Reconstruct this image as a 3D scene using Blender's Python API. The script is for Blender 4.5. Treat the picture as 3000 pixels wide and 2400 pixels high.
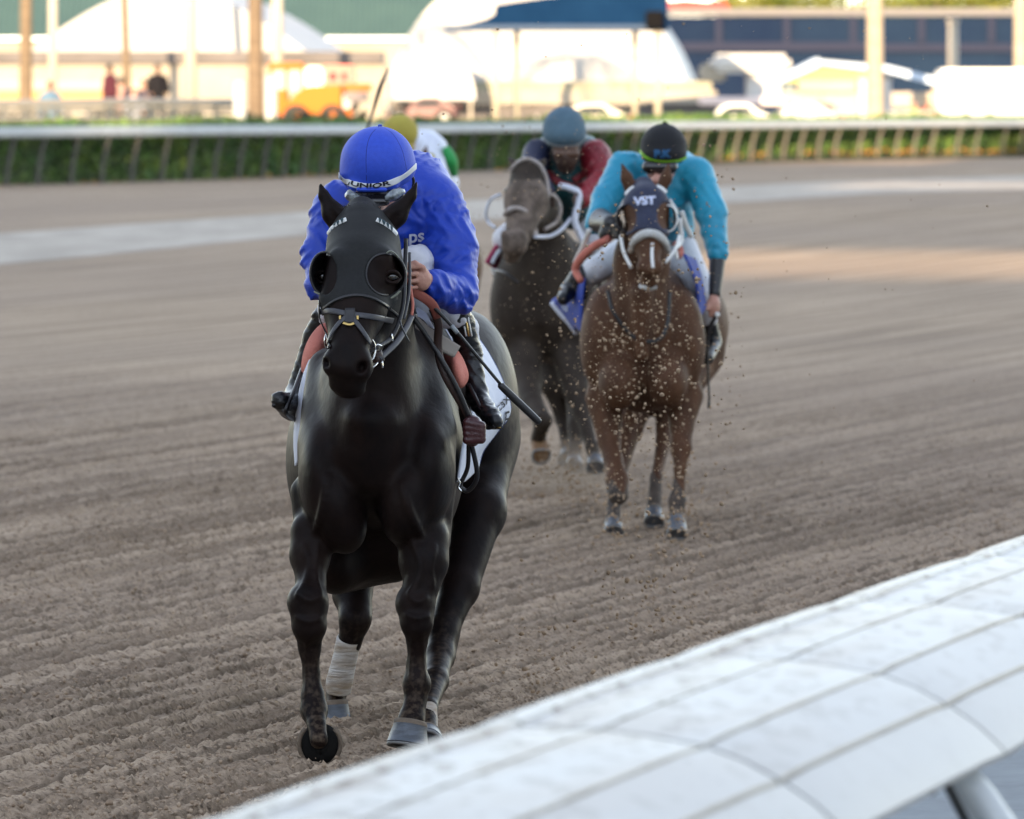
import bpy, bmesh, math, random
import numpy as np
from mathutils import Vector, Matrix

for _o in list(bpy.data.objects):
    bpy.data.objects.remove(_o)
scene = bpy.context.scene
COL = scene.collection
rad = math.radians

# ------------------------------------------------------------ camera, sky, sun, exposure
CAM_H = 2.2            # lens height above the track
K = 16500.0            # focal length in pixels of the 3000 px wide photograph
YH = 290.0             # image row of the horizon
cam_d = bpy.data.cameras.new('camera')
cam = bpy.data.objects.new('camera', cam_d)
COL.objects.link(cam)
cam.location = (0, 0, CAM_H)
cam.rotation_euler = (rad(90), 0, 0)
cam_d.sensor_width = 36.0
cam_d.lens = 36.0 * K / 3000.0
cam_d.shift_y = -(1200 - YH) / 3000.0
cam_d.clip_start = 0.5
cam_d.clip_end = 3000
cam_d.dof.use_dof = True
cam_d.dof.focus_distance = 18.8
cam_d.dof.aperture_fstop = 5.7
scene.camera = cam

SUN_EL = 9.0
SUN_B = 12.0           # light travels away from the camera, this many degrees to the right
world = bpy.data.worlds.new("World")
scene.world = world
world.use_nodes = True
wn = world.node_tree.nodes
sky = wn.new('ShaderNodeTexSky')
sky.sky_type = 'NISHITA'
sky.sun_disc = False
sky.ozone_density = 1.8
sky.dust_density = 0.0
sky.altitude = 800
sky.sun_elevation = rad(SUN_EL)
sky.sun_rotation = rad(180 + SUN_B)
wn['Background'].inputs['Strength'].default_value = 0.15
tint = wn.new('ShaderNodeMix'); tint.data_type = 'RGBA'; tint.blend_type = 'MULTIPLY'; tint.inputs[0].default_value = 1
tint.inputs[7].default_value = (1.07, 1.0, 0.95, 1)          # hazy evening air, a little warmer than the clean-air sky model
veil = wn.new('ShaderNodeHueSaturation'); veil.inputs['Saturation'].default_value = 0.55      # thin high cloud
world.node_tree.links.new(sky.outputs[0], veil.inputs['Color'])
world.node_tree.links.new(veil.outputs[0], tint.inputs[6])
world.node_tree.links.new(tint.outputs[2], wn['Background'].inputs[0])

sun_d = bpy.data.lights.new('sun', 'SUN')
sun_d.energy = 3.3
sun_d.angle = rad(0.25)
sun_d.color = (1.0, 0.73, 0.45)
sun = bpy.data.objects.new('sun', sun_d)
COL.objects.link(sun)
_t = Vector((math.sin(rad(SUN_B)) * math.cos(rad(SUN_EL)), math.cos(rad(SUN_B)) * math.cos(rad(SUN_EL)), -math.sin(rad(SUN_EL))))
sun.rotation_euler = _t.to_track_quat('-Z', 'Y').to_euler()
sun.location = (-10, -60, 40)

scene.view_settings.view_transform = 'Standard'
scene.view_settings.look = 'None'
scene.view_settings.gamma = 1
scene.view_settings.exposure = 2.35

# ------------------------------------------------------------ helpers
RNG = np.random.default_rng(7)
random.seed(7)


def P(px, py, D):
    """a pixel of the photograph and a real distance -> point in the world"""
    return np.array(((px - 1500) * D / K, D, CAM_H - (py - YH) * D / K), dtype=np.float64)


def tag(o, label=None, cat=None, group=None, kind=None):
    if label: o['label'] = label
    if cat: o['category'] = cat
    if group: o['group'] = group
    if kind: o['kind'] = kind
    return o


def empty(name, loc, label, cat, group=None):
    o = bpy.data.objects.new(name, None)
    o.empty_display_size = 0.2
    o.location = tuple(float(v) for v in loc)
    COL.objects.link(o)
    return tag(o, label, cat, group)


def link(name, me, mats, parent=None, smooth=True):
    o = bpy.data.objects.new(name, me)
    COL.objects.link(o)
    if not isinstance(mats, (list, tuple)): mats = [mats]
    for m in mats: me.materials.append(m)
    if smooth:
        me.polygons.foreach_set('use_smooth', np.ones(len(me.polygons), dtype=bool))
    if parent is not None:
        o.parent = parent
        o.matrix_parent_inverse = Matrix.Translation(-parent.location) if parent.parent is None else (parent.matrix_parent_inverse.copy() if False else Matrix())
    return o


def np_mesh(name, V, F):
    """F: (n,3) or (n,4) int array"""
    V = np.asarray(V, dtype=np.float32); F = np.asarray(F, dtype=np.int32)
    me = bpy.data.meshes.new(name)
    me.vertices.add(len(V)); me.vertices.foreach_set('co', V.ravel())
    k = F.shape[1]
    me.loops.add(F.size); me.loops.foreach_set('vertex_index', F.ravel())
    me.polygons.add(len(F))
    me.polygons.foreach_set('loop_start', np.arange(0, F.size, k, dtype=np.int32))
    me.polygons.foreach_set('loop_total', np.full(len(F), k, dtype=np.int32))
    me.update(calc_edges=True)
    return me


# ---- materials
def new_mat(name):
    m = bpy.data.materials.new(name); m.use_nodes = True
    nt = m.node_tree
    return m, nt, nt.nodes['Principled BSDF']


def mat(name, col, rough=0.6, col2=None, nscale=8.0, stretch=(1, 1, 1), spec=0.5, metal=0.0, bump=0.0, bscale=60.0,
        sheen=0.0, coat=0.0, trans=0.0, lo=0.35, hi=0.65, bstretch=(1, 1, 1), rvar=0.0, rot=0.0, emit=None):
    m, nt, b = new_mat(name)
    L = nt.links.new
    tc = nt.nodes.new('ShaderNodeTexCoord')
    b.inputs['Roughness'].default_value = rough
    b.inputs['Specular IOR Level'].default_value = spec
    b.inputs['Metallic'].default_value = metal
    if sheen:
        b.inputs['Sheen Weight'].default_value = sheen
        b.inputs['Sheen Roughness'].default_value = 0.4
    if coat:
        b.inputs['Coat Weight'].default_value = coat
        b.inputs['Coat Roughness'].default_value = 0.1
    if trans: b.inputs['Transmission Weight'].default_value = trans
    b.inputs['Base Color'].default_value = (*col, 1)
    if col2 is not None:
        mp = nt.nodes.new('ShaderNodeMapping'); mp.inputs['Scale'].default_value = stretch
        mp.inputs['Rotation'].default_value = (0, 0, rot)
        n = nt.nodes.new('ShaderNodeTexNoise'); n.inputs['Scale'].default_value = nscale
        n.inputs['Detail'].default_value = 6; n.inputs['Roughness'].default_value = 0.6
        r = nt.nodes.new('ShaderNodeMapRange'); r.inputs[1].default_value = lo; r.inputs[2].default_value = hi
        mx = nt.nodes.new('ShaderNodeMix'); mx.data_type = 'RGBA'
        mx.inputs[6].default_value = (*col, 1); mx.inputs[7].default_value = (*col2, 1)
        L(tc.outputs['Object'], mp.inputs[0]); L(mp.outputs[0], n.inputs[0]); L(n.outputs[0], r.inputs[0])
        L(r.outputs[0], mx.inputs[0]); L(mx.outputs[2], b.inputs['Base Color'])
        if rvar:
            rr = nt.nodes.new('ShaderNodeMapRange'); rr.inputs[3].default_value = rough - rvar; rr.inputs[4].default_value = rough + rvar
            L(n.outputs[0], rr.inputs[0]); L(rr.outputs[0], b.inputs['Roughness'])
    if bump:
        mp2 = nt.nodes.new('ShaderNodeMapping'); mp2.inputs['Scale'].default_value = bstretch
        n2 = nt.nodes.new('ShaderNodeTexNoise'); n2.inputs['Scale'].default_value = bscale; n2.inputs['Detail'].default_value = 4
        bp = nt.nodes.new('ShaderNodeBump'); bp.inputs['Strength'].default_value = min(1, bump); bp.inputs['Distance'].default_value = 0.02
        L(tc.outputs['Object'], mp2.inputs[0]); L(mp2.outputs[0], n2.inputs[0]); L(n2.outputs[0], bp.inputs['Height'])
        L(bp.outputs[0], b.inputs['Normal'])
    return m


# ---- noise
_T = RNG.random((256, 256)).astype(np.float32)


def vn2(x, y):
    xi = np.floor(x).astype(np.int64); yi = np.floor(y).astype(np.int64)
    fx = (x - xi).astype(np.float32); fy = (y - yi).astype(np.float32)
    fx = fx * fx * (3 - 2 * fx); fy = fy * fy * (3 - 2 * fy)
    a = _T[xi & 255, yi & 255]; b = _T[(xi + 1) & 255, yi & 255]
    c = _T[xi & 255, (yi + 1) & 255]; d = _T[(xi + 1) & 255, (yi + 1) & 255]
    return (a * (1 - fx) + b * fx) * (1 - fy) + (c * (1 - fx) + d * fx) * fy - 0.5


# ---- signed distance modelling: list of primitives -> one continuous surface
# ('c', a, b, ra, rb, k)  tapered capsule      ('e', c, (rx,ry,rz), (ax,ay,az), k)  ellipsoid      leading '-' subtracts
def prim_d(p, X):
    t = p[0].lstrip('-&')
    if t == 'c':
        a, b, ra, rb = p[1], p[2], p[3], p[4]
        ab = b - a; l2 = max(float(ab @ ab), 1e-9)
        q = [X[i] - np.float32(a[i]) for i in range(3)]
        h = np.clip((q[0] * ab[0] + q[1] * ab[1] + q[2] * ab[2]) / l2, 0, 1).astype(np.float32)
        d2 = sum((q[i] - h * np.float32(ab[i])) ** 2 for i in range(3))
        return np.sqrt(d2) - (ra + (rb - ra) * h).astype(np.float32)
    c, r, rot = p[1], p[2], p[3]
    q = [X[i] - np.float32(c[i]) for i in range(3)]
    if rot is not None:
        R = ROT(rot).T
        q = [R[i, 0] * q[0] + R[i, 1] * q[1] + R[i, 2] * q[2] for i in range(3)]
    k0 = np.sqrt(sum((q[i] / np.float32(r[i])) ** 2 for i in range(3)))
    k1 = np.sqrt(sum((q[i] / np.float32(r[i] ** 2)) ** 2 for i in range(3))) + 1e-9
    return (k0 * (k0 - 1) / k1).astype(np.float32)


def ROT(r):
    from mathutils import Euler
    return np.array(Euler([rad(v) for v in r]).to_matrix(), dtype=np.float32)


def prim_box(p):
    if p[0].lstrip('-&') == 'c':
        a, b, ra, rb = p[1], p[2], p[3], p[4]
        return np.minimum(a - ra, b - rb), np.maximum(a + ra, b + rb)
    c, r = p[1], p[2]
    if p[3] is not None:
        m = np.abs(ROT(p[3])) @ np.array(r)
    else:
        m = np.array(r)
    return c - m, c + m


def combine(f, d, p):
    k = p[-1]
    if p[0][0] == '-':
        dd = -d
        h = np.clip(0.5 - 0.5 * (f - dd) / k, 0, 1)
        return f * (1 - h) + dd * h + k * h * (1 - h)
    h = np.clip(0.5 + 0.5 * (f - d) / k, 0, 1)
    return f * (1 - h) + d * h - k * h * (1 - h)


def ev(prims, pts, infl=0.0):
    X = [pts[..., i].astype(np.float32) for i in range(3)]
    f = np.full(X[0].shape, 1.0, np.float32)
    for p in prims:
        f = combine(f, prim_d(p, X), p)
    return f - infl


def sdf_mesh(name, prims, res, extra=None, infl=0.0, lo=None, hi=None, smooth=1):
    """surface nets over the combined field; extra(X,f) may edit the field"""
    bl = np.min([prim_box(p)[0] for p in prims if p[0][0] != '-'], axis=0) - 4 * res - infl
    bh = np.max([prim_box(p)[1] for p in prims if p[0][0] != '-'], axis=0) + 4 * res + infl
    if lo is not None: bl = np.maximum(bl, lo)
    if hi is not None: bh = np.minimum(bh, hi)
    n = np.maximum(4, np.ceil((bh - bl) / res).astype(int) + 1)
    ax = [bl[i] + np.arange(n[i]) * res for i in range(3)]
    f = np.full(tuple(n), 0.5, np.float32)
    for p in prims:
        k = p[-1]
        a, b = prim_box(p)
        m = k + infl + 3 * res
        s = []
        for i in range(3):
            i0 = int(np.clip(np.floor((a[i] - m - bl[i]) / res), 0, n[i])); i1 = int(np.clip(np.ceil((b[i] + m - bl[i]) / res) + 1, 0, n[i]))
            s.append(slice(i0, i1))
        if any(q.stop - q.start < 1 for q in s): continue
        X = [ax[0][s[0]][:, None, None].astype(np.float32), ax[1][s[1]][None, :, None].astype(np.float32), ax[2][s[2]][None, None, :].astype(np.float32)]
        sub = f[s[0], s[1], s[2]]
        f[s[0], s[1], s[2]] = combine(sub, prim_d(p, X), p)
    f -= infl
    if extra is not None:
        X = [ax[0][:, None, None].astype(np.float32), ax[1][None, :, None].astype(np.float32), ax[2][None, None, :].astype(np.float32)]
        f = extra(X, f)
    f[0], f[-1] = 1, 1; f[:, 0], f[:, -1] = 1, 1; f[:, :, 0], f[:, :, -1] = 1, 1
    ins = f < 0
    c = np.zeros(tuple(v - 1 for v in ins.shape), np.uint8)
    for dx in (0, 1):
        for dy in (0, 1):
            for dz in (0, 1):
                c += ins[dx:ins.shape[0] - 1 + dx, dy:ins.shape[1] - 1 + dy, dz:ins.shape[2] - 1 + dz]
    act = (c > 0) & (c < 8)
    I = np.argwhere(act)
    idx = np.full(act.shape, -1, np.int32)
    idx[act] = np.arange(len(I))
    V = np.zeros((len(I), 3)); cnt = np.zeros(len(I))
    cor = [(0, 0, 0), (1, 0, 0), (0, 1, 0), (1, 1, 0), (0, 0, 1), (1, 0, 1), (0, 1, 1), (1, 1, 1)]
    val = [f[I[:, 0] + a, I[:, 1] + b, I[:, 2] + g] for a, b, g in cor]
    for i in range(8):
        for j in range(i + 1, 8):
            df = [cor[j][q] - cor[i][q] for q in range(3)]
            if sum(abs(v) for v in df) != 1: continue
            m = (val[i] < 0) != (val[j] < 0)
            t = val[i] / np.where(m, val[i] - val[j], 1)
            for q in range(3):
                V[:, q] += np.where(m, cor[i][q] + t * df[q], 0)
            cnt += m
    V = (V / cnt[:, None] + I) * res + bl
    quads = []
    sh = ins.shape
    for axq in range(3):
        o1, o2 = [(1, 2), (2, 0), (0, 1)][axq]
        sl0 = [slice(1, -1)] * 3; sl1 = [slice(1, -1)] * 3
        sl0[axq] = slice(0, -1); sl1[axq] = slice(1, None)
        A = ins[tuple(sl0)]; B = ins[tuple(sl1)]
        for flip, M in ((False, A & ~B), (True, ~A & B)):
            E = np.argwhere(M)
            if not len(E): continue
            off = np.ones(3, int); off[axq] = 0
            E = E + off
            def g(a, b):
                e = E.copy(); e[:, o1] -= a; e[:, o2] -= b
                return idx[e[:, 0], e[:, 1], e[:, 2]]
            q = np.stack([g(1, 1), g(0, 1), g(0, 0), g(1, 0)], 1)
            quads.append(q[:, ::-1] if flip else q)
    F = np.concatenate(quads)
    F = F[(F >= 0).all(1)]
    for _ in range(smooth):
        E = np.concatenate([F[:, [0, 1]], F[:, [1, 2]], F[:, [2, 3]], F[:, [3, 0]]])
        S = np.zeros_like(V); C2 = np.zeros(len(V))
        for q in range(3):
            S[:, q] = np.bincount(E[:, 0], V[E[:, 1], q], len(V)) + np.bincount(E[:, 1], V[E[:, 0], q], len(V))
        C2 = np.bincount(E[:, 0], minlength=len(V)) + np.bincount(E[:, 1], minlength=len(V))
        V = V * 0.45 + 0.55 * S / np.maximum(C2, 1)[:, None]
    return np_mesh(name, V, F)


def hit(prims, px, py, d0, d1, infl=0.0, step=0.004):
    """depth at which the line of sight through a pixel meets the surface"""
    Ds = np.arange(d0, d1, step)
    pts = np.stack([(px - 1500) * Ds / K, Ds, CAM_H - (py - YH) * Ds / K], 1)
    f = ev(prims, pts, infl)
    w = np.where(f < 0)[0]
    if not len(w): return None
    i = w[0]
    if i == 0: return Ds[0]
    return Ds[i - 1] + (Ds[i] - Ds[i - 1]) * f[i - 1] / max(1e-9, f[i - 1] - f[i])


def normals(prims, pts):
    h = 0.003; N = []
    for a in range(3):
        d = np.zeros(3); d[a] = h
        N.append(ev(prims, pts + d) - ev(prims, pts - d))
    N = np.stack(N, 1).astype(float); return N / (np.linalg.norm(N, axis=1)[:, None] + 1e-9)


# ---- pixel-measured primitive makers: radii are given in photograph pixels at that depth
def C(a, b, k=0.03, op=''):
    return (op + 'c', P(*a[:3]), P(*b[:3]), a[3] * a[2] / K, b[3] * b[2] / K, k)


def E(px, py, D, rx, ry, rz, rot=None, k=0.03, op=''):
    s = D / K
    return (op + 'e', P(px, py, D), (rx * s, ry, rz * s), rot, k)


# ---- swept tubes and straps
def cr(pts, n):
    pts = np.asarray(pts, float)
    if len(pts) == 2:
        t = np.linspace(0, 1, n + 1)[:, None]; return pts[0] * (1 - t) + pts[1] * t
    Q = np.vstack([2 * pts[0] - pts[1], pts, 2 * pts[-1] - pts[-2]])
    out = []
    for i in range(1, len(Q) - 2):
        for t in np.linspace(0, 1, n, endpoint=False):
            a, b, c_, d = Q[i - 1], Q[i], Q[i + 1], Q[i + 2]
            out.append(0.5 * (2 * b + (c_ - a) * t + (2 * a - 5 * b + 4 * c_ - d) * t * t + (3 * b - a - 3 * c_ + d) * t ** 3))
    out.append(Q[-2])
    return np.array(out)


class MB:
    def __init__(s): s.V = []; s.F = []; s.n = 0
    def add(s, V, F):
        s.V.append(np.asarray(V, float)); s.F += [tuple(int(i) + s.n for i in f) for f in F]; s.n += len(V); return s
    def tube(s, pts, r, seg=8, n=6, flat=1.0, up=(0, 1, 0), closed=False):
        """r: number or per-point list; flat: thickness ratio along 'up' direction (straps)"""
        pts = np.asarray(pts, float)
        rr = np.full(len(pts), r, float) if np.isscalar(r) else np.asarray(r, float)
        c4 = cr(np.hstack([pts, rr[:, None]]), n) if len(pts) > 1 else None
        p, rr = c4[:, :3], c4[:, 3]
        tg = np.gradient(p, axis=0); tg /= np.linalg.norm(tg, axis=1)[:, None] + 1e-12
        V = []; F = []
        up = np.array(up, float)
        for i in range(len(p)):
            a = np.cross(tg[i], up); la = np.linalg.norm(a)
            a = a / la if la > 1e-4 else np.cross(tg[i], (0.3, 0.2, 0.9)); a /= np.linalg.norm(a)
            b = np.cross(a, tg[i])
            for j in range(seg):
                th = 2 * math.pi * j / seg
                V.append(p[i] + a * rr[i] * math.cos(th) + b * rr[i] * flat * math.sin(th))
        for i in range(len(p) - 1):
            for j in range(seg):
                F.append((i * seg + j, i * seg + (j + 1) % seg, (i + 1) * seg + (j + 1) % seg, (i + 1) * seg + j))
        F.append(tuple(range(seg))[::-1]); F.append(tuple((len(p) - 1) * seg + j for j in range(seg)))
        return s.add(V, F)
    def ribbon(s, p, w, th, N):
        """flat strap along points p with half width w, half thickness th and surface normals N"""
        p = np.asarray(p, float); tg = np.gradient(p, axis=0); tg /= np.linalg.norm(tg, axis=1)[:, None] + 1e-12
        sd = np.cross(tg, N); sd /= np.linalg.norm(sd, axis=1)[:, None] + 1e-12
        nn = np.cross(sd, tg); V = []; F = []
        sec = [(math.cos(a), math.sin(a)) for a in np.linspace(0, 2 * math.pi, 10, endpoint=False)]
        sec = [(math.copysign(abs(c) ** .6, c), math.copysign(abs(q) ** .6, q)) for c, q in sec]
        for i in range(len(p)):
            for c, q in sec: V.append(p[i] + sd[i] * w * c + nn[i] * th * q)
        m = len(sec)
        for i in range(len(p) - 1):
            for j in range(m): F.append((i * m + j, i * m + (j + 1) % m, (i + 1) * m + (j + 1) % m, (i + 1) * m + j))
        F.append(tuple(range(m))[::-1]); F.append(tuple((len(p) - 1) * m + j for j in range(m)))
        return s.add(V, F)
    def box(s, c, d, yaw=0.0, bev=0.0):
        c = np.array(c, float); hx, hy, hz = [v / 2 for v in d]
        ca, sa = math.cos(yaw), math.sin(yaw)
        if bev <= 0:
            V = [(x, y, z) for x in (-hx, hx) for y in (-hy, hy) for z in (-hz, hz)]
            F = [(0, 1, 3, 2), (4, 6, 7, 5), (0, 4, 5, 1), (2, 3, 7, 6), (0, 2, 6, 4), (1, 5, 7, 3)]
        else:
            bm = bmesh.new(); bmesh.ops.create_cube(bm, size=1)
            for v in bm.verts: v.co = Vector((v.co.x * d[0], v.co.y * d[1], v.co.z * d[2]))
            bmesh.ops.bevel(bm, geom=bm.edges[:], offset=bev, segments=2, affect='EDGES')
            bm.verts.ensure_lookup_table(); bm.verts.index_update()
            V = [tuple(v.co) for v in bm.verts]; F = [tuple(v.index for v in f.verts) for f in bm.faces]; bm.free()
        V = [(c[0] + x * ca - y * sa, c[1] + x * sa + y * ca, c[2] + z) for x, y, z in V]
        return s.add(V, F)
    def grid(s, G):
        G = np.asarray(G, float); a, b = G.shape[:2]
        F = [(i * b + j, (i + 1) * b + j, (i + 1) * b + j + 1, i * b + j + 1) for i in range(a - 1) for j in range(b - 1)]
        return s.add(G.reshape(-1, 3), F)
    def build(s, name, m, parent=None, smooth=False, solid=0.0, angle=None):
        me = bpy.data.meshes.new(name)
        V = np.concatenate(s.V)
        me.from_pydata([tuple(v) for v in V.tolist()], [], s.F); me.update()
        bm = bmesh.new(); bm.from_mesh(me); bmesh.ops.recalc_face_normals(bm, faces=bm.faces[:])
        if solid:
            bmesh.ops.solidify(bm, geom=bm.faces[:], thickness=solid)
        bm.to_mesh(me); bm.free()
        o = link(name, me, m, parent, smooth)
        if smooth and angle:
            try: me.set_sharp_from_angle(angle=rad(angle))
            except Exception: pass
        return o


def patch(rows, nu=8, nv=8):
    """rows of control points (pixel x, pixel y, depth) -> smooth grid"""
    R = [cr([P(*q) for q in r], nu) for r in rows]
    R = np.array(R)
    out = np.array([cr(R[:, j], nv) for j in range(R.shape[1])]).transpose(1, 0, 2)
    return out


_tcache = {}
def text_geo(s, bold=0.0, ext=0.0):
    cu = bpy.data.curves.new('lettering', 'FONT'); cu.body = s; cu.size = 1; cu.align_x = 'CENTER'; cu.align_y = 'CENTER'
    cu.offset = bold; cu.resolution_u = 4
    o = bpy.data.objects.new('lettering', cu); COL.objects.link(o)
    dg = bpy.context.evaluated_depsgraph_get()
    me = bpy.data.meshes.new_from_object(o.evaluated_get(dg))
    bpy.data.objects.remove(o)
    bm = bmesh.new(); bm.from_mesh(me)
    bmesh.ops.triangulate(bm, faces=bm.faces[:])
    for _ in range(2):
        bmesh.ops.subdivide_edges(bm, edges=[e for e in bm.edges if e.calc_length() > 0.12], cuts=1)
        bmesh.ops.triangulate(bm, faces=bm.faces[:])
    bm.to_mesh(me); bm.free()
    V = np.array([v.co[:] for v in me.vertices]); F = [tuple(p.vertices) for p in me.polygons]
    c = (V.min(0) + V.max(0)) / 2; sz = V.max(0) - V.min(0)
    V = (V - c)[:, :2] / sz[0]           # width 1
    return V, F, sz[1] / sz[0]


def text_on(name, s, fn, m, parent, bold=0.0):
    """fn(u,v)->world point, u in -.5...5 across, v up in the same unit"""
    V, F, asp = text_geo(s, bold)
    W = [fn(u, v) for u, v in V]
    mb = MB(); mb.add(W, F)
    return mb.build(name, m, parent)
# ============================================================ GROUND
UA = rad(20.0)
UX, UY = math.sin(UA), math.cos(UA)      # direction of the harrow lines
SC = 1.0

def bank(x, y):
    t = np.clip((y - 48) / 66, 0, 1)
    return 0.36 * t * t * (3 - 2 * t)


def axis(lo, hi, a, b, fine, grow):
    out = list(np.arange(a, b, fine))
    v, st = b, fine
    while v < hi: out.append(v); st *= grow; v += st
    out.append(hi)
    v, st, pre = a - fine, fine, []
    while v > lo: pre.append(v); st *= grow; v -= st
    pre.append(lo)
    return np.array(sorted(pre + out))


xs = axis(-500, 500, -3.4, 3.6, 0.022, 1.08)
ys = np.concatenate([axis(-80, 16.4, 14.5, 16.3, 0.2, 1.3)])
ys = ys[ys < 16.5]
yv, st = 16.5, 0.022
yl = []
while yv < 46: yl.append(yv); yv += st; st = 0.022 + 0.045 * max(0, (yv - 20)) / 26
while yv < 900: yl.append(yv); st *= 1.12; yv += st
ys = np.concatenate([ys, yl, [1500.0]])
GX, GY = np.meshgrid(xs, ys, indexing='ij')
# harrow furrows: distance across them, gently wandering
q = GX * UY - GY * UX + 0.05 * vn2(GX * 0.5, GY * 0.5) - 0.0022 * (GX - 1) ** 2
al = GX * UX + GY * UY
fade = np.clip((50 - GY) / 20, 0, 1) * np.clip((GY - 15) / 2, 0, 1)
amp = 0.55 + 0.9 * (vn2(q * 1.2 + 5, al * 0.2) + 0.5)
_ph = np.sin(2 * math.pi * q / 0.158 + 0.7 * vn2(q * 2, al * 0.5))
fur = 0.0130 * amp * (_ph * 0.6 + 0.9 * (1 - np.abs(_ph - 0.2)) - .4) + 0.004 * np.sin(2 * math.pi * q / 0.075 + 2.0 * vn2(q * 3 + 9, al * 1.5))
rough = 0.010 * vn2(q * 3.1, al * 0.9) + 0.012 * vn2(q * 9, al * 4) + 0.018 * np.abs(vn2(GX * 17, GY * 17)) + 0.018 * np.maximum(0, vn2(GX * 27 + 7, GY * 27) - 0.12) + 0.020 * vn2(GX * 45 + 3, GY * 45) + 0.014 * vn2(GX * 91 + 3, GY * 91)
lumps = 0.035 * np.clip(vn2(GX * 9 + 11, GY * 9) - 0.26, 0, 1)
GZ = (fur * 1.7 + rough * 1.25 + lumps * 1.2) * fade + bank(GX, GY) - 0.012
nx_, ny_ = GX.shape
ii, jj = np.meshgrid(np.arange(nx_ - 1), np.arange(ny_ - 1), indexing='ij')
b0 = (ii * ny_ + jj).ravel()
GF = np.stack([b0, b0 + ny_, b0 + ny_ + 1, b0 + 1], 1)

m_dirt, nt, bs = new_mat('racetrack_dirt')
Lk = nt.links.new
tc = nt.nodes.new('ShaderNodeTexCoord')
mp = nt.nodes.new('ShaderNodeMapping'); mp.inputs['Rotation'].default_value = (0, 0, UA)
Lk(tc.outputs['Object'], mp.inputs[0])
def noise_node(scale, stretch, src, detail=5):
    m_ = nt.nodes.new('ShaderNodeMapping'); m_.inputs['Scale'].default_value = stretch
    n_ = nt.nodes.new('ShaderNodeTexNoise'); n_.inputs['Scale'].default_value = scale; n_.inputs['Detail'].default_value = detail
    Lk(src, m_.inputs[0]); Lk(m_.outputs[0], n_.inputs[0]); return n_
def mixc(fac, a, b):
    x = nt.nodes.new('ShaderNodeMix'); x.data_type = 'RGBA'
    Lk(fac, x.inputs[0])
    for i, v in ((6, a), (7, b)):
        if isinstance(v, tuple): x.inputs[i].default_value = (*v, 1)
        else: Lk(v, x.inputs[i])
    return x.outputs[2]
def rng_(src, a, b, c=0, d=1):
    r = nt.nodes.new('ShaderNodeMapRange'); r.inputs[1].default_value = a; r.inputs[2].default_value = b
    r.inputs[3].default_value = c; r.inputs[4].default_value = d; Lk(src, r.inputs[0]); return r.outputs[0]
n_str = noise_node(1.0, (6.0, 0.13, 1), mp.outputs[0], 4)
n_fine = noise_node(42, (1, 1, 1), tc.outputs['Object'], 6)
n_big = noise_node(0.16, (1.0, 0.5, 1), mp.outputs[0], 3)
n_clod = noise_node(70, (1, 1, 1), tc.outputs['Object'], 3)
c1 = mixc(rng_(n_str.outputs[0], 0.44, 0.58), (0.455, 0.348, 0.252), (0.275, 0.205, 0.146))
c2 = mixc(rng_(n_fine.outputs[0], 0.50, 0.68), c1, (0.165, 0.118, 0.080))
c3 = mixc(rng_(n_clod.outputs[0], 0.62, 0.72), c2, (0.46, 0.34, 0.22))
c4 = mixc(rng_(n_big.outputs[0], 0.4, 0.62, 0, 0.5), c3, (0.28, 0.215, 0.168))
at = nt.nodes.new('ShaderNodeAttribute'); at.attribute_name = 'furrow_shade'      # shade of the harrow lines put into the soil colour
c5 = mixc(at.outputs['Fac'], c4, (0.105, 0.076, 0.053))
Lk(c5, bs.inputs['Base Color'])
bs.inputs['Roughness'].default_value = 0.95
bs.inputs['Specular IOR Level'].default_value = 0.15
bp = nt.nodes.new('ShaderNodeBump'); bp.inputs['Strength'].default_value = 1.0; bp.inputs['Distance'].default_value = 0.03
Lk(n_fine.outputs[0], bp.inputs['Height']); Lk(bp.outputs[0], bs.inputs['Normal'])

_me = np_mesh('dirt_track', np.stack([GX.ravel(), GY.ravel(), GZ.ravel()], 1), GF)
_at = _me.attributes.new('furrow_shade', 'FLOAT', 'POINT')
_fshade = np.clip(0.30 - _ph * 0.95 + 1.1 * vn2(q * 6, al * 2.2), 0, 1) * np.clip((47 - GY) / 16, 0, 1) * 0.62 * (0.6 + 0.9 * (vn2(q * 0.9, al * 0.11) + .3))
_at.data.foreach_set('value', np.clip(_fshade, 0, 1).astype(np.float32).ravel())
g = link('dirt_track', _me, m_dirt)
tag(g, kind='structure')


def gz(px, py, D):
    return P(px, py, D)


# pale strip of compacted dirt across the far turn, following the rail
m_strip = mat('pale_compacted_dirt', (0.44, 0.39, 0.335), 0.95, (0.33, 0.29, 0.245), 1.2, (1, 0.3, 1), spec=0.1)
def strip(name, near, far, lift, m):
    A = cr(np.array(near, float), 12); B = cr(np.array(far, float), 12)
    rows = []
    for t in np.linspace(0, 1, 6):
        r = A * (1 - t) + B * t
        rows.append([(x, y, float(bank(np.array(x), np.array(y))) + lift - 0.012) for x, y in r])
    o = MB().grid(rows).build(name, m, smooth=True)
    return tag(o, kind='structure')
def gxy(px, py, z=0.3):
    D = K * (CAM_H - z) / (py - YH); return ((px - 1500) * D / K, D)
strip('compacted_path', [gxy(-4000, 930), gxy(-900, 770), gxy(0, 728), gxy(700, 680), gxy(1400, 636), gxy(2100, 600), gxy(2700, 571), gxy(3600, 552)],
      [gxy(-4000, 850), gxy(-900, 705), gxy(0, 664), gxy(700, 628), gxy(1400, 590), gxy(2100, 555), gxy(2700, 530), gxy(3600, 505)], 0.006, m_strip)

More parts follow.
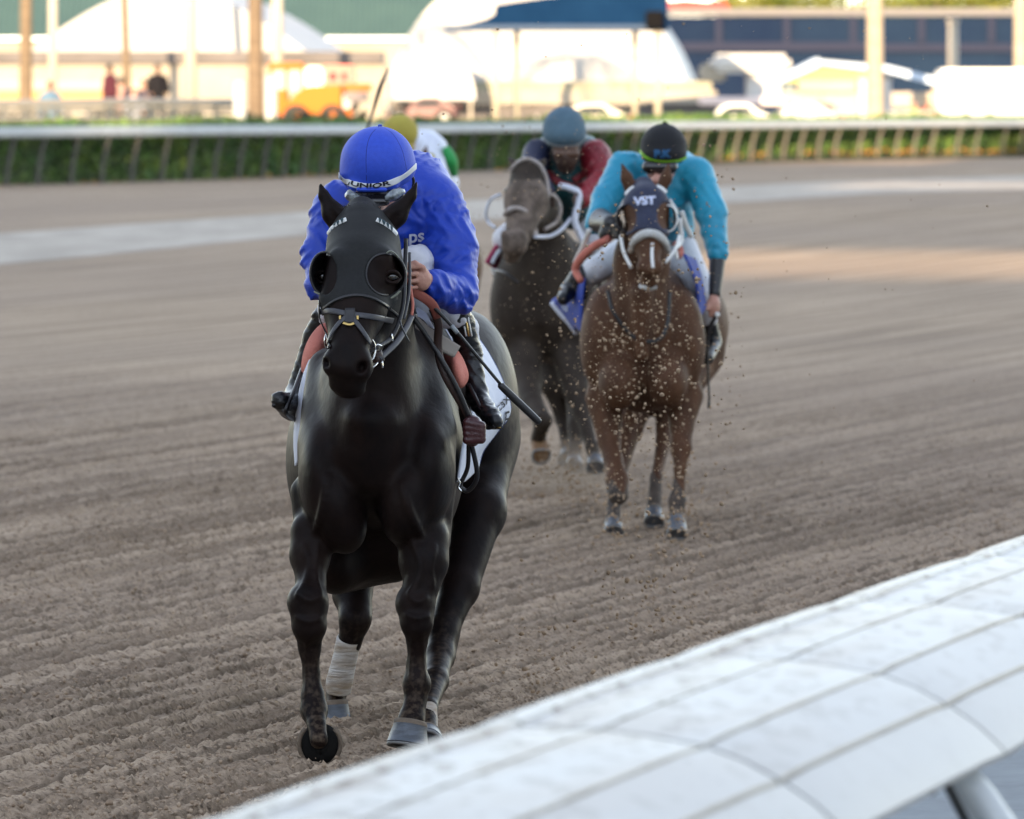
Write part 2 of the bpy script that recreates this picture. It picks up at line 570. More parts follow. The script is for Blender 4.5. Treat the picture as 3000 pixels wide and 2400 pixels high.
# ============================================================ FAR RAIL AND HEDGE
RAILP = [(-4500, 92, 630, 394), (-2500, 101, 603, 386), (-900, 112, 590, 378), (-300, 117, 572, 377), (0, 120, 560, 376), (600, 128, 537, 371), (1100, 138, 517, 369), (1500, 146, 500, 364), (2100, 160, 468, 358),
         (2600, 172, 450, 354), (3000, 180, 448, 352), (3500, 190, 446, 350), (4200, 203, 444, 348)]
base = np.array([P(a, c, b) for a, b, c, d in RAILP]); top = np.array([P(a, d, b) for a, b, c, d in RAILP])
bc = cr(base, 30); tcv = cr(top, 30)
sl = np.concatenate([[0], np.cumsum(np.linalg.norm(np.diff(bc[:, :2], axis=0), axis=1))])
def along(s):
    return np.array([np.interp(s, sl, bc[:, i]) for i in range(3)]), np.interp(s, sl, tcv[:, 2])
# ground level outside the rail (kept under the hedge)
m_white = mat('weathered_white_pvc', (0.40, 0.42, 0.42), 0.6, (0.34, 0.35, 0.35), 3, spec=0.4)
rail = empty('rail_fence', base[7], 'long white plastic racetrack rail with leaning posts in front of the far hedge', 'rail')
mb = MB()
pr = [(-0.20, -0.03), (-0.17, 0.03), (-0.08, 0.07), (0.02, 0.085), (0.12, 0.05), (0.18, -0.03), (0.17, -0.10), (0.0, -0.06)]
rows = []
for i in range(0, len(bc), 3):
    tg_ = bc[min(i + 3, len(bc) - 1)] - bc[max(i - 3, 0)]; tg_[2] = 0; tg_ /= np.linalg.norm(tg_)
    nrm = np.array([tg_[1], -tg_[0], 0])
    c0 = np.array([bc[i][0], bc[i][1], tcv[i][2] - 0.10])
    rows.append([c0 + nrm * a * 1.2 + np.array([0, 0, b * 1.25 + .02]) for a, b in pr + pr[:1]])
mb.grid(rows).build('top_rail', m_white, rail, smooth=True)
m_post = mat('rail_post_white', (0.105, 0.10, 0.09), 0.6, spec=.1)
def rail_post():
    b = MB(); b.tube([(0, 0, -0.1), (0.03, 0.0, 0.35), (0.11, -0.0, 0.75), (0.19, 0, 1.0)], [0.05, 0.05, 0.045, 0.04], 8, 5)
    return b
post0 = None
s_, n_p = float(sl[30]) , 0
while s_ < sl[-1] - 3 and n_p < 99:
    b_, zt = along(s_)
    if post0 is None:
        post0 = rail_post().build('post', m_post, rail, smooth=True); o = post0
    else:
        o = post0.copy(); COL.objects.link(o); o.parent = rail
    o.matrix_parent_inverse = Matrix.Translation(-rail.location)
    o.location = tuple(b_); o.scale = (1.1, 1.1, max(0.6, (zt - b_[2] - 0.16)))
    s_ += 1.32 + random.uniform(-0.12, 0.12) + (0.5 if random.random() < 0.08 else 0); n_p += 1

# hedge: dense boxwood built of leaf-sized faces over a twiggy core
def leaf_mat(name, a, b, sc=3.0):
    m = mat(name, a, 0.55, b, sc, spec=0.3)
    p = m.node_tree.nodes['Principled BSDF']
    p.inputs['Subsurface Weight'].default_value = 0.0
    return m
m_hedge = leaf_mat('hedge_leaves', (0.050, 0.130, 0.034), (0.15, 0.22, 0.045), 1.3)
m_core = mat('hedge_twigs', (0.035, 0.055, 0.022), 0.9)
hedge = empty('hedge', base[7] + np.array([0, 1, 0]), 'long clipped green hedge running behind the white far rail', 'hedge')
NL = 56000
ss = RNG.random(NL) * sl[-1]
bx = np.interp(ss, sl, bc[:, 0]); by = np.interp(ss, sl, bc[:, 1]); bz = np.interp(ss, sl, bc[:, 2]); tz = np.interp(ss, sl, tcv[:, 2])
dx = np.interp(ss + 0.5, sl, bc[:, 0]) - np.interp(ss - 0.5, sl, bc[:, 0]); dy = np.interp(ss + 0.5, sl, bc[:, 1]) - np.interp(ss - 0.5, sl, bc[:, 1])
ln = np.hypot(dx, dy) + 1e-6; nx2, ny2 = -dy / ln, dx / ln      # away from the track
w = RNG.random(NL); hh = RNG.random(NL) ** 0.8
face = RNG.random(NL) < 0.68
off = np.where(face, 0.45 + 0.15 * RNG.random(NL) + 0.12 * np.sin(ss * 2.1) * vn2(ss, ss * 0.3), 0.45 + w * 0.9)
htop = (tz - bz) + 0.05 + 0.09 * vn2(ss * 0.8, ss * 0.1) * 2
zz = np.where(face, hh * htop, htop + 0.05 * RNG.standard_normal(NL))
Pc = np.stack([bx + nx2 * off, by + ny2 * off, bz + zz], 1)


def leaves(Pc, size, flat=False):
    n = len(Pc)
    d1 = RNG.standard_normal((n, 3)); d1 /= np.linalg.norm(d1, axis=1)[:, None]
    d2 = np.cross(d1, RNG.standard_normal((n, 3))); d2 /= np.linalg.norm(d2, axis=1)[:, None]
    s1 = (size * (0.6 + 0.8 * RNG.random(n)))[:, None]
    V = np.stack([Pc - d1 * s1, Pc + d2 * s1 * 0.5, Pc + d1 * s1, Pc - d2 * s1 * 0.5], 1).reshape(-1, 3)
    F = np.arange(4 * n).reshape(-1, 4)
    return V, F


V, F = leaves(Pc, 0.075)
link('foliage', np_mesh('foliage', V, F), m_hedge, hedge)
rows = []
for i in range(0, len(bc), 4):
    tg_ = bc[min(i + 4, len(bc) - 1)] - bc[max(i - 4, 0)]; tg_[2] = 0; tg_ /= np.linalg.norm(tg_)
    nr = np.array([-tg_[1], tg_[0], 0]); h_ = tcv[i][2] - bc[i][2] - 0.03
    rows.append([bc[i] + nr * a + np.array([0, 0, b]) for a, b in ((0.55, -0.3), (0.52, h_ - 0.1), (0.62, h_), (1.3, h_), (1.4, -0.3))])
MB().grid(rows).build('twigs', m_core, hedge)

# orange flecks standing in for the sun patches at the hedge foot
NLf = 1500
ss = RNG.random(NLf) * sl[-1]
ss = ss[vn2(ss * 0.33, ss * 0 + 3) > 0.02]
o_ = -0.1 + 0.5 * RNG.random(len(ss))
Pc = np.stack([np.interp(ss, sl, bc[:, 0]), np.interp(ss, sl, bc[:, 1]) + o_, np.interp(ss, sl, bc[:, 2]) + 0.02 + 0.12 * RNG.random(len(ss)) ** 2], 1)
V, F = leaves(Pc, 0.06)
tag(link('sun_flecks', np_mesh('sun_flecks', V, F), mat('orange_sun_flecks', (0.42, 0.20, 0.05), 0.8)), 'orange flecks standing in for sun patches along the foot of the hedge', 'leaves', kind='stuff')

# raised ground behind the hedge
m_grass = mat('infield_grass', (0.10, 0.17, 0.02), 0.9, (0.22, 0.26, 0.04), 0.8)
rows = []
for i in range(0, len(bc), 6):
    x, y = bc[i][:2]
    rows.append([(x - 0.6, y + 1.5, 0.2), (x - 0.65, y + 2.6, 1.15), (x - 0.8, y + 6, 1.3), (x - 4, y + 700, 1.3)])
L_ = [(r[0] - 900, r[1], r[2]) for r in rows[0]]; R_ = [(r[0] + 900, r[1] + 60, r[2]) for r in rows[-1]]
tag(MB().grid([L_] + rows + [R_]).build('grass', m_grass, smooth=True), kind='structure')
m_pave = mat('sunlit_sandy_apron', (0.55, 0.48, 0.40), 0.9, (0.42, 0.37, 0.31), 0.5)
tag(MB().grid([[(-300, 150, 1.32), (-300, 280, 1.32)], [(-6, 160, 1.32), (-6, 280, 1.32)], [(10, 178, 1.32), (10, 280, 1.32)], [(300, 235, 1.32), (300, 280, 1.32)]]).build('pavement', m_pave), kind='structure')

# ============================================================ NEAR RAIL (domed plastic cover)
RU = np.array([0.297, 0.955, 0.0]); RU /= np.linalg.norm(RU)
RN = np.array([RU[1], -RU[0], 0.0])
A0 = np.array([0.373, 10.67, 0.0])            # foot of a panel seam
SP = 1.235
prof = [(-0.085, 1.055), (-0.092, 1.10), (-0.088, 1.128), (-0.075, 1.141), (-0.05, 1.146), (-0.008, 1.149), (-0.004, 1.156), (0.006, 1.156), (0.01, 1.149), (0.07, 1.148), (0.144, 1.146), (0.146, 1.138), (0.154, 1.138), (0.156, 1.1455),
        (0.24, 1.138), (0.324, 1.126), (0.326, 1.116), (0.335, 1.115), (0.337, 1.123), (0.40, 1.102), (0.456, 1.074), (0.458, 1.062), (0.466, 1.060), (0.468, 1.068), (0.52, 1.035), (0.56, 1.0), (0.573, 0.985), (0.572, 0.975), (0.555, 0.978), (0.30, 1.09), (-0.05, 1.12), (-0.07, 1.07)]
m_cover, nt, bs = new_mat('dusty_white_plastic')
Lk = nt.links.new
tc = nt.nodes.new('ShaderNodeTexCoord')
mp = nt.nodes.new('ShaderNodeMapping'); mp.inputs['Rotation'].default_value = (0, 0, math.atan2(RU[0], RU[1]))
Lk(tc.outputs['Object'], mp.inputs[0])
sep = nt.nodes.new('ShaderNodeSeparateXYZ'); Lk(mp.outputs[0], sep.inputs[0])
q0 = float(np.dot(A0, RN))
n_sp = noise_node(20, (1.0, 0.5, 1.0), mp.outputs[0], 5)
n_sm = noise_node(6, (1.6, 0.25, 1.0), mp.outputs[0], 4)
n_cl = noise_node(1.6, (1, 0.6, 1), mp.outputs[0], 3)
acr = rng_(sep.outputs[0], q0 - 0.1, q0 + 0.50, 1, 0.05)
mm = nt.nodes.new('ShaderNodeMath'); mm.operation = 'MULTIPLY'; Lk(acr, mm.inputs[0]); Lk(rng_(n_cl.outputs[0], 0.15, 0.42), mm.inputs[1])
sp1 = nt.nodes.new('ShaderNodeMath'); sp1.operation = 'MULTIPLY'; Lk(rng_(n_sp.outputs[0], 0.55, 0.58), sp1.inputs[0]); Lk(mm.outputs[0], sp1.inputs[1])
sp2 = nt.nodes.new('ShaderNodeMath'); sp2.operation = 'MULTIPLY'; Lk(rng_(n_sm.outputs[0], 0.47, 0.60, 0, 0.75), sp2.inputs[0]); Lk(acr, sp2.inputs[1])
ca = mixc(rng_(n_cl.outputs[0], 0.3, 0.7), (0.435, 0.42, 0.395), (0.37, 0.355, 0.335))
cb = mixc(sp2.outputs[0], ca, (0.27, 0.20, 0.14))
cc = mixc(sp1.outputs[0], cb, (0.11, 0.065, 0.036))
n_st = noise_node(9, (0.12, 3.0, 1.0), mp.outputs[0], 3)
gr = None
cd = mixc(rng_(n_st.outputs[0], 0.58, 0.8, 0, 0.35), cc, (0.40, 0.42, 0.43))
for gw in (0.150, 0.3305, 0.462):      # darker colour along the moulded grooves
    ds_ = nt.nodes.new('ShaderNodeMath'); ds_.operation = 'SUBTRACT'; Lk(sep.outputs[0], ds_.inputs[0]); ds_.inputs[1].default_value = q0 + gw
    ab_ = nt.nodes.new('ShaderNodeMath'); ab_.operation = 'ABSOLUTE'; Lk(ds_.outputs[0], ab_.inputs[0])
    cd = mixc(rng_(ab_.outputs[0], 0.0015, 0.0040, 0.34, 0), cd, (0.24, 0.21, 0.19))
Lk(cd, bs.inputs['Base Color']); bs.inputs['Roughness'].default_value = 0.42
bs.inputs['Specular IOR Level'].default_value = 0.45
m_seam = mat('grey_seam', (0.10, 0.095, 0.09), 0.8)
m_pipe = mat('galvanised_white_pipe', (0.62, 0.65, 0.66), 0.35, spec=0.6)
nrail = empty('safety_rail', A0 + RU * 1.0, 'near white domed plastic safety rail splashed with dirt along the track edge', 'rail')
def bend(s):           # the near rail curves very slightly away
    return RN * (0.0018 * max(0, s) ** 2)
for kk in range(-6, 12):
    s0, s1 = kk * SP + 0.0055, (kk + 1) * SP - 0.0055
    rows = []
    jit = random.uniform(-0.0008, 0.0008)
    for t in np.linspace(0, 1, 9):
        s = s0 + (s1 - s0) * t
        sag = 0.0012 * math.sin(math.pi * t) + jit
        e = 0.0035 if t in (0.0, 1.0) else 0.0
        rows.append([A0 + RU * s + bend(s) + RN * w_ + np.array([0, 0, h_ + sag - e]) for w_, h_ in prof + prof[:1]])
    MB().grid(rows).build('cover_panel', m_cover, nrail, smooth=True, angle=40)
# seam strips slightly under the surface so the gaps read dark, and the under-structure
for kk in range(-6, 13):
    s = kk * SP
    rows = []
    for ds in (-0.02, 0.02):
        rows.append([A0 + RU * (s + ds) + bend(s) + RN * w_ + np.array([0, 0, h_ - 0.006]) for w_, h_ in prof[1:-5]])
    MB().grid(rows).build('joint_strip', m_seam, nrail, smooth=True)
m_steel = mat('dark_steel', (0.02, 0.02, 0.02), 0.5)
for kk in range(-3, 6):
    s = kk * SP * 2 - 0.07
    o0 = A0 + RU * s + bend(s)
    b = MB()
    b.tube([o0 + RN * 0.20 + np.array([0, 0, 1.05]), o0 + RN * 0.42 + np.array([0, 0, 0.99]), o0 + RN * 0.555 + np.array([0, 0, 0.88]), o0 + RN * 0.61 + np.array([0, 0, 0.70]), o0 + RN * 0.62 + np.array([0, 0, 0.0])], 0.033, 14, 8)
    b.build('post', m_pipe, nrail, smooth=True)
    b = MB(); b.tube([o0 - RU * 0.12 + RN * 0.48 + np.array([0, 0, 0.99]), o0 - RU * 0.02 + RN * 0.55 + np.array([0, 0, 0.80])], 0.009, 8, 2)
    b.build('brace', m_steel, nrail, smooth=True)
for kk in range(-10, 24):
    s = kk * SP / 2 + 0.07
    o0 = A0 + RU * s + bend(s) + RN * 0.556 + np.array([0, 0, 0.981])
    MB().tube([o0, o0 - np.array([0, 0, 0.014])], 0.010, 8, 2).build('bolt', bpy.data.materials['dark_steel'], nrail, smooth=True)
m_inf = mat('grey_infield_gravel', (0.26, 0.29, 0.31), 0.9, (0.20, 0.22, 0.24), 4)
rows = [[A0 + RU * s + RN * w_ + np.array([0, 0, 0.06 + 0.001 * w_]) for w_ in (-2.3, -2.25, 3, 30)] for s in (-30, -2, 2, 8, 20, 30)]
for r in rows: r[0][2] = -0.1
tag(MB().grid(rows).build('gravel_path', m_inf), kind='structure')

# ============================================================ GRANDSTAND behind the camera that shades the track
stand = empty('grandstand', (-25, -117, 0), 'tall concrete grandstand behind the camera that throws the long evening shadow', 'building')
m_conc = mat('grandstand_concrete', (0.34, 0.33, 0.32), 0.9, (0.26, 0.25, 0.24), 0.3)
Ldir = np.array([math.cos(rad(SUN_B)), -math.sin(rad(SUN_B)), 0]); Adir = np.array([math.sin(rad(SUN_B)), math.cos(rad(SUN_B)), 0])
def slab(name, w0, w1, z0, z1, a=-120.0, th=0.6):
    c = Ldir * (w0 + w1) / 2 + Adir * a + np.array([0, 0, (z0 + z1) / 2])
    return MB().box(c, (w1 - w0, th, z1 - z0), yaw=-rad(SUN_B)).build(name, m_conc, stand)
BK = 12.67
slab('lower_wall', -110, 90, 0, 16.95 + BK)
slab('mid_wall', -110, -13.4, 16.95 + BK, 24.9 + BK)
slab('mid_wall', 20, 90, 16.95 + BK, 24.9 + BK)
slab('mid_wall', -13.4, 20, 18.55 + BK, 24.9 + BK)
slab('upper_wall', -110, -18.3, 24.9 + BK, 26.6 + BK)
slab('upper_wall', -13.5, 90, 24.9 + BK, 26.6 + BK)
slab('upper_wall', -18.3, -13.5, 26.5 + BK, 26.6 + BK)
slab('press_box', -34.0, 90, 26.6 + BK, 31.6 + BK)
slab('press_box', -21.5, 90, 31.6 + BK, 34.0 + BK)
slab('roof', -22.2, 90, 32.5 + BK, 36.0 + BK, a=-121.2)

# leaf screens added out of view to block the low sky's reflection on coats
m_blocker = leaf_mat('sky_blocker_leaves', (0.03, 0.05, 0.015), (0.06, 0.085, 0.02), 0.4)
for x0_, lab in ((-36, 'added leaf screen out of view on the left, blocking the low sky'), (48, 'added leaf screen out of view on the right, blocking the low sky')):
    n = 26000
    y_ = -70 + 102 * RNG.random(n); h_ = (15 if x0_ < 0 else 22) + 6 * vn2(y_ * .12, y_ * 0 + x0_)
    V, F = leaves(np.stack([x0_ + 3.5 * RNG.standard_normal(n) * .5, y_, h_ * RNG.random(n)], 1), 0.42)
    tag(link('sky_blocker', np_mesh('sky_blocker', V, F), m_blocker), lab, 'trees', kind='stuff')
# ============================================================ BACKGROUND beyond the hedge
GZ1 = 1.3
m_tent = mat('white_tent_fabric', (0.437, 0.437, 0.428), 0.6, (0.386, 0.395, 0.412), 0.4)
m_cream = mat('cream_painted_wall', (0.294, 0.273, 0.235), 0.8, (0.252, 0.231, 0.185), 0.5)
m_greenroof = mat('green_metal_roof', (0.034, 0.071, 0.071), 0.7, (0.042, 0.084, 0.080), 0.6)
m_band = mat('grey_wall_and_eave_shade', (0.076, 0.071, 0.071), 0.8, (0.118, 0.109, 0.109), 0.6)
m_navy = mat('navy_screen_panel', (0.005, 0.011, 0.032), 0.8, (0.013, 0.027, 0.052), 0.12, lo=0.3, hi=0.7, spec=.05)
m_trunk = mat('palm_bark', (0.160, 0.118, 0.080), 0.9, (0.109, 0.080, 0.055), 2, (1, 1, 6))
m_palelamp = mat('cream_painted_steel', (0.353, 0.319, 0.260), 0.6)
m_frond = leaf_mat('palm_fronds', (0.034, 0.076, 0.017), (0.076, 0.109, 0.025))
m_treeleaf = leaf_mat('sunlit_tree_leaves', (0.059, 0.092, 0.017), (0.185, 0.185, 0.029), 0.5)
m_glass = mat('dark_window_glass', (0.025, 0.034, 0.042), 0.1, spec=0.8)
m_tyre = mat('tyre_rubber', (0.017, 0.017, 0.017), 0.8)
m_fence = mat('grey_railing_paint', (0.185, 0.185, 0.185), 0.6)


def wz(y, D): return CAM_H - (y - YH) * D / K
def wx(x, D): return (x - 1500) * D / K


def ring_wall(b, x0, x1, y0, y1, D, depth):
    """a box given by its front outline in the photo and its real distance"""
    X0, X1, Z1, Z0 = wx(x0, D), wx(x1, D), wz(y0, D), wz(y1, D)
    b.box(((X0 + X1) / 2, D + depth / 2, (Z0 + Z1) / 2), (X1 - X0, depth, Z1 - Z0))
    return b


# --- long cream building under a green metal roof
D = 256
bld = empty('stable_building', (wx(400, D), D, GZ1), 'long cream stable building under a broad green metal roof behind the tents', 'building')
b = MB(); ring_wall(b, -700, 1290, 118, 420, D, 14); b.build('wall', m_cream, bld)
G = []
for t in np.linspace(0, 1, 2):
    G.append([(wx(x, D), D - 1.2 + 15 * t, wz(112, D) + 11 * t + (0.05 if i % 2 else 0)) for i, x in enumerate(np.linspace(-760, 1310, 240))])
MB().grid(G).build('roof', m_greenroof, bld, solid=0.12)
for x in (1088, 1142, 1245, 930):
    b = MB(); b.tube([(wx(x, D), D + 3.2, wz(60, D)), (wx(x, D), D + 3.2, wz(60, D) + 1.3)], 0.18, 8, 1); b.build('roof_vent', m_tent, bld, smooth=True)

# --- low service building in front of the tents
D = 205
lb = empty('low_building', (wx(500, D), D, GZ1), 'low cream service building with a dark shaded strip beneath its flat roof', 'building')
b = MB(); ring_wall(b, -700, 1130, 186, 420, D, 4.5); b.build('wall', m_cream, lb)
b = MB(); ring_wall(b, -720, 1120, 151, 185.5, D - 0.35, 5.1); b.build('eave_shade', m_band, lb)  # dark box standing in for the shaded gap under the eave
b = MB(); ring_wall(b, -640, 480, 238, 262, D - 0.1, 0.08); b.build('wall_stripe', mat('pinkish_wall_paint', (0.42, 0.32, 0.26), 0.8), lb)
b = MB(); ring_wall(b, -640, 480, 268, 292, D - 0.1, 0.08); b.build('wall_stripe', mat('orange_wall_stripe', (0.45, 0.24, 0.09), 0.8), lb)  # orange strip across the lower wall

# --- two big vaulted tents
def vault(cx, hw, ybase, yapex, D, back, skew, label, pw):
    root = empty('marquee_tent', (wx(cx, D), D, GZ1), label, 'tent', 'vaulted white marquee tents')
    zb, za = wz(ybase, D), wz(yapex, D)
    def arch(dx, dy, s=1.0, n=40):
        return [(wx(cx, D) + dx + s * wx(hw + 1500, D) * u, D + dy, zb + (za - zb) * s * (1 - abs(u) ** pw)) for u in np.linspace(-1, 1, n)]
    G = [arch(skew * t, back * t, 1 - 0.04 * t) for t in np.linspace(0, 1, 14)]
    for i, r in enumerate(G):
        if i % 3 == 1: G[i] = [(x, y, z - 0.10) for x, y, z in r]
    MB().grid(G).build('roof_cover', m_tent, root, smooth=True)
    f = arch(0, 0.0); base_ = [(p[0], p[1], zb) for p in f]
    inner = [[(p[0] + (wx(cx, D) - p[0]) * 0.0, p[1] - 0.6 * math.sin(math.pi * i / 39), p[2]) for i, p in enumerate(f)], base_]
    MB().grid(inner).build('end_wall', m_tent, root, smooth=True)
    for i in range(5):
        x = wx(cx - hw, D) + 2 * wx(hw + 1500, D) * i / 4
        MB().tube([(x, D + 0.2, GZ1), (x, D + 0.2, zb)], 0.09, 8, 1).build('pole', m_palelamp, root)
    return root
vault(492, 402, 150, -45, 214, 11, 1.6, 'left large white vaulted marquee tent behind the palm trunks', 1.6)
vault(1572, 442, 243, -70, 188, 10, 0.9, 'right large white vaulted marquee tent behind the blue canopy', 3.6)
D = 183
lobe = empty('white_tent', (wx(1260, D), D, GZ1), 'small rounded white tent left of the big marquee beside the orange loader', 'tent')
G = [[(wx(1262, D) + 1.45 * math.cos(a) * (1 - 0.08 * t), D + 2.2 * t, wz(292, D) + (1.75 * math.sin(a)) * (1 - 0.05 * t)) for a in np.linspace(math.pi, 0, 24)] for t in np.linspace(0, 1, 5)]
MB().grid(G).build('cover', m_tent, lobe, smooth=True)
MB().grid([G[0], [(p[0], p[1], wz(292, D)) for p in G[0]]]).build('end_wall', m_tent, lobe)
for x in (-1.3, 0, 1.3): MB().tube([(wx(1262, D) + x, D + .1, GZ1), (wx(1262, D) + x, D + .1, wz(290, D))], 0.05, 6, 1).build('leg', m_palelamp, lobe)

# --- strip building under the right tent
D = 186.2
r2 = empty('paddock_building', (wx(1700, D), D, GZ1), 'low building with grey green wall band and cream counter under the right tent', 'building')
b = MB(); ring_wall(b, 1135, 2085, 238, 266, D, .6); b.build('wall', mat('grey_green_wall', (0.22, 0.22, 0.16), 0.8, (0.3, 0.28, 0.2), 0.7), r2)
b = MB(); ring_wall(b, 1125, 2100, 266.2, 304, D - 0.4, 1.2); b.build('counter', m_cream, r2)
b = MB(); ring_wall(b, 1125, 2130, 304.2, 420, D - 0.1, .8); b.build('base_wall', m_band, r2)

# --- blue canopy with peaked roof on cream posts
D = 162
cn = empty('canopy', (wx(1630, D), D, GZ1), 'blue peaked canopy on cream posts in front of the right tent', 'canopy')
m_blue = mat('blue_canopy_fabric', (0.003, 0.017, 0.052), 0.9, (0.005, 0.024, 0.068), 0.8, spec=.05)
zx0, zx1, ze = wx(1300, D), wx(1958, D), wz(86, D)
ol = [(1300, 86), (1302, 79), (1375, 68), (1425, 55), (1448, 42), (1452, 14), (1500, 6), (1600, -8), (1760, -22), (1958, -24), (1958, 86)]
n_ = len(ol)
f = [(wx(x, D), D, wz(y, D)) for x, y in ol]; bk = [(x + .1, y + 5.6, z) for x, y, z in f]
MB().add(f + bk, [tuple(range(n_)), tuple(range(n_, 2 * n_))[::-1]] + [(i, i + 1, n_ + i + 1, n_ + i) for i in range(n_ - 1)]).build('roof_cover', m_blue, cn)
MB().box(((zx0 + zx1) / 2 - .1, D - 0.03, ze + 0.05), (zx1 - zx0 - .3, 0.03, 0.14)).build('valance', mat('navy_valance', (0.02, 0.05, 0.11), 0.7), cn)
for x, y1 in ((1452, 300), (1514, 300), (1866, 330), (1928, 372)):
    dd = D + (0.2 if x < 1500 or x > 1900 else 2.6)
    MB().tube([(wx(x, D), dd, GZ1 - 0.4), (wx(x, D), dd, ze)], 0.085 if x < 1900 else 0.10, 8, 1).build('post', m_palelamp, cn, smooth=True)
MB().box(P(1917, 58, D - 0.3), (0.50, 0.4, 0.50), bev=0.03).build('speaker_box', mat('black_speaker', (0.006, 0.006, 0.007), 0.9, spec=.05), cn)

# --- navy windscreen wall at right
D = 262
nv = empty('screen_wall', (wx(2480, D), D, GZ1), 'tall navy mesh screen wall with grey horizontal beams beyond the right side', 'wall')
b = MB(); ring_wall(b, 1900, 3500, 48, 420, D, 0.4); b.build('panel', m_navy, nv)
m_beam = mat('grey_beam', (0.020, 0.024, 0.045), 0.8, spec=.1)
b = MB(); ring_wall(b, 1890, 3520, 24, 46, D - 0.2, 0.8); b.build('beam', mat('grey_top_beam', (0.12, 0.115, 0.12), 0.7), nv)
b = MB(); ring_wall(b, 1890, 2540, 124, 150, D - 0.25, 0.24); ring_wall(b, 2560, 3520, 128, 152, D - 0.25, 0.24); b.build('beam', m_beam, nv)
for x in (2106, 2305, 2500, 2700, 2905):
    b = MB(); ring_wall(b, x - 10, x + 10, 46.5, 124, D - 0.15, 0.14); b.build('post', m_beam, nv)
# red awning and pale vehicles seen over the wall
D = 285
ra = empty('red_awning', (wx(2050, D), D, GZ1), 'red fabric awning showing above the navy screen wall', 'awning')
MB().grid([[(wx(x, D), D, wz(36, D)) for x in (1940, 2000, 2080, 2150)], [(wx(x, D), D + 1.5, wz(6, D) + 0.1 * (i % 2)) for i, x in enumerate((1950, 2010, 2075, 2120))]]).build('cover', mat('red_fabric', (0.55, 0.07, 0.04), 0.7), ra, solid=0.05)
for x in (1950, 2140): MB().tube([(wx(x, D), D, GZ1), (wx(x, D), D, wz(34, D))], 0.08, 6, 1).build('post', m_palelamp, ra)

# --- trees beyond
def tree(px, D, ytop, hw_px, label, n=5200):
    root = empty('broadleaf_tree', (wx(px, D), D, GZ1), label, 'tree', 'trees beyond the screen wall')
    x0, zt_ = wx(px, D), wz(ytop, D); hw = hw_px * D / K
    b = MB(); zc = zt_ - hw * 0.8
    b.tube([(x0, D, GZ1 - .2), (x0 + .1, D, (GZ1 + zc) / 2), (x0 - .1, D, zc)], [0.28, 0.2, 0.12], 8, 4)
    for k in range(6):
        a = k * 1.05; b.tube([(x0, D, zc - hw * 0.6), (x0 + hw * .35 * math.cos(a), D + hw * .35 * math.sin(a), zc - hw * .1), (x0 + hw * .7 * math.cos(a), D + hw * .7 * math.sin(a), zc + hw * .25)], [0.12, 0.07, 0.03], 6, 3)
    b.build('trunk', m_trunk, root, smooth=True)
    cl = RNG.standard_normal((26, 3)); cl /= np.linalg.norm(cl, axis=1)[:, None]; cl *= (0.45 + 0.5 * RNG.random((26, 1)))
    ci = RNG.integers(0, 26, n)
    pts = cl[ci] + 0.24 * RNG.standard_normal((n, 3))
    pts = pts * np.array([hw, hw, hw * 0.8]) + np.array([x0, D, zc])
    V, F = leaves(pts, 0.16)
    link('crown', np_mesh('crown', V, F), m_treeleaf, root)
tree(2235, 300, -40, 130, 'small yellow green tree just right of the red awning')
tree(2360, 305, -70, 150, 'yellow green tree above the screen wall left of the tall pale trunk')
tree(2660, 300, -60, 150, 'yellow green tree between the two pale trunks at right')
tree(2790, 295, -90, 170, 'bright yellow tree above the screen wall near the right edge')
tree(2960, 298, -80, 170, 'rightmost sunlit tree above the navy screen wall')

# --- palm trunks (crowns are above the picture)
def palm(px, D, wpx, label, lean=0.0, hgt=9.0, m=None):
    root = empty('palm_tree', (wx(px, D), D, GZ1), label, 'palm tree', 'palm trees on the infield')
    x0 = wx(px, D); r = wpx / 2 * D / K
    pts = [(x0, D, GZ1 - 0.3), (x0 + lean * .3, D, GZ1 + hgt * .33), (x0 + lean * 0.6, D, GZ1 + hgt * .66), (x0 + lean, D, GZ1 + hgt)]
    b = MB(); b.tube(pts, [r * 1.12, r, r * 0.97, r * 0.8], 14, 8); b.build('trunk', m or m_trunk, root, smooth=True)
    V = []; F = []
    for k in range(15):
        a = k * 2.4; drp = 0.3 + 0.9 * random.random()
        Pk = []
        for t in np.linspace(0.05, 1, 16):
            R_ = 2.6 * t; z_ = GZ1 + hgt + 0.9 * t - drp * 2.2 * t * t
            Pk.append((x0 + lean + R_ * math.cos(a), D + R_ * math.sin(a), z_))
        Pk = np.array(Pk)
        for i in range(len(Pk) - 1):
            for sd in (-1, 1):
                c_ = Pk[i]; d_ = Pk[i + 1] - Pk[i]; n_ = np.array([-math.sin(a), math.cos(a), 0]) * sd
                L1 = 0.55 * math.sin(math.pi * (i + 1) / 17) + .1
                tip = c_ + n_ * L1 + d_ * 0.9 + np.array([0, 0, -0.25 * L1])
                k0 = len(V); V += [c_, c_ + d_ * 0.5, tip]; F.append((k0, k0 + 1, k0 + 2))
    b = MB(); b.add(V, F); b.build('crown', m_frond, root)
m_trunk_pale = mat('pale_royal_palm_bark', (0.34, 0.29, 0.22), 0.85, (0.28, 0.23, 0.16), 2, (1, 1, 5))
palm(75, 150, 36, 'leftmost brown palm trunk beside the person in blue', 0.05)
palm(377, 152, 22, 'thin leaning brown palm trunk between the standing people', -0.32)
palm(750, 146, 44, 'thick grey brown palm trunk between two white bollards', -0.05)
palm(2564, 180, 48, 'thick pale sunlit palm trunk right of the cyan rider', -0.03, m=m_trunk_pale)
palm(2990, 192, 40, 'pale palm trunk at the extreme right edge', 0.0, m=m_trunk_pale)
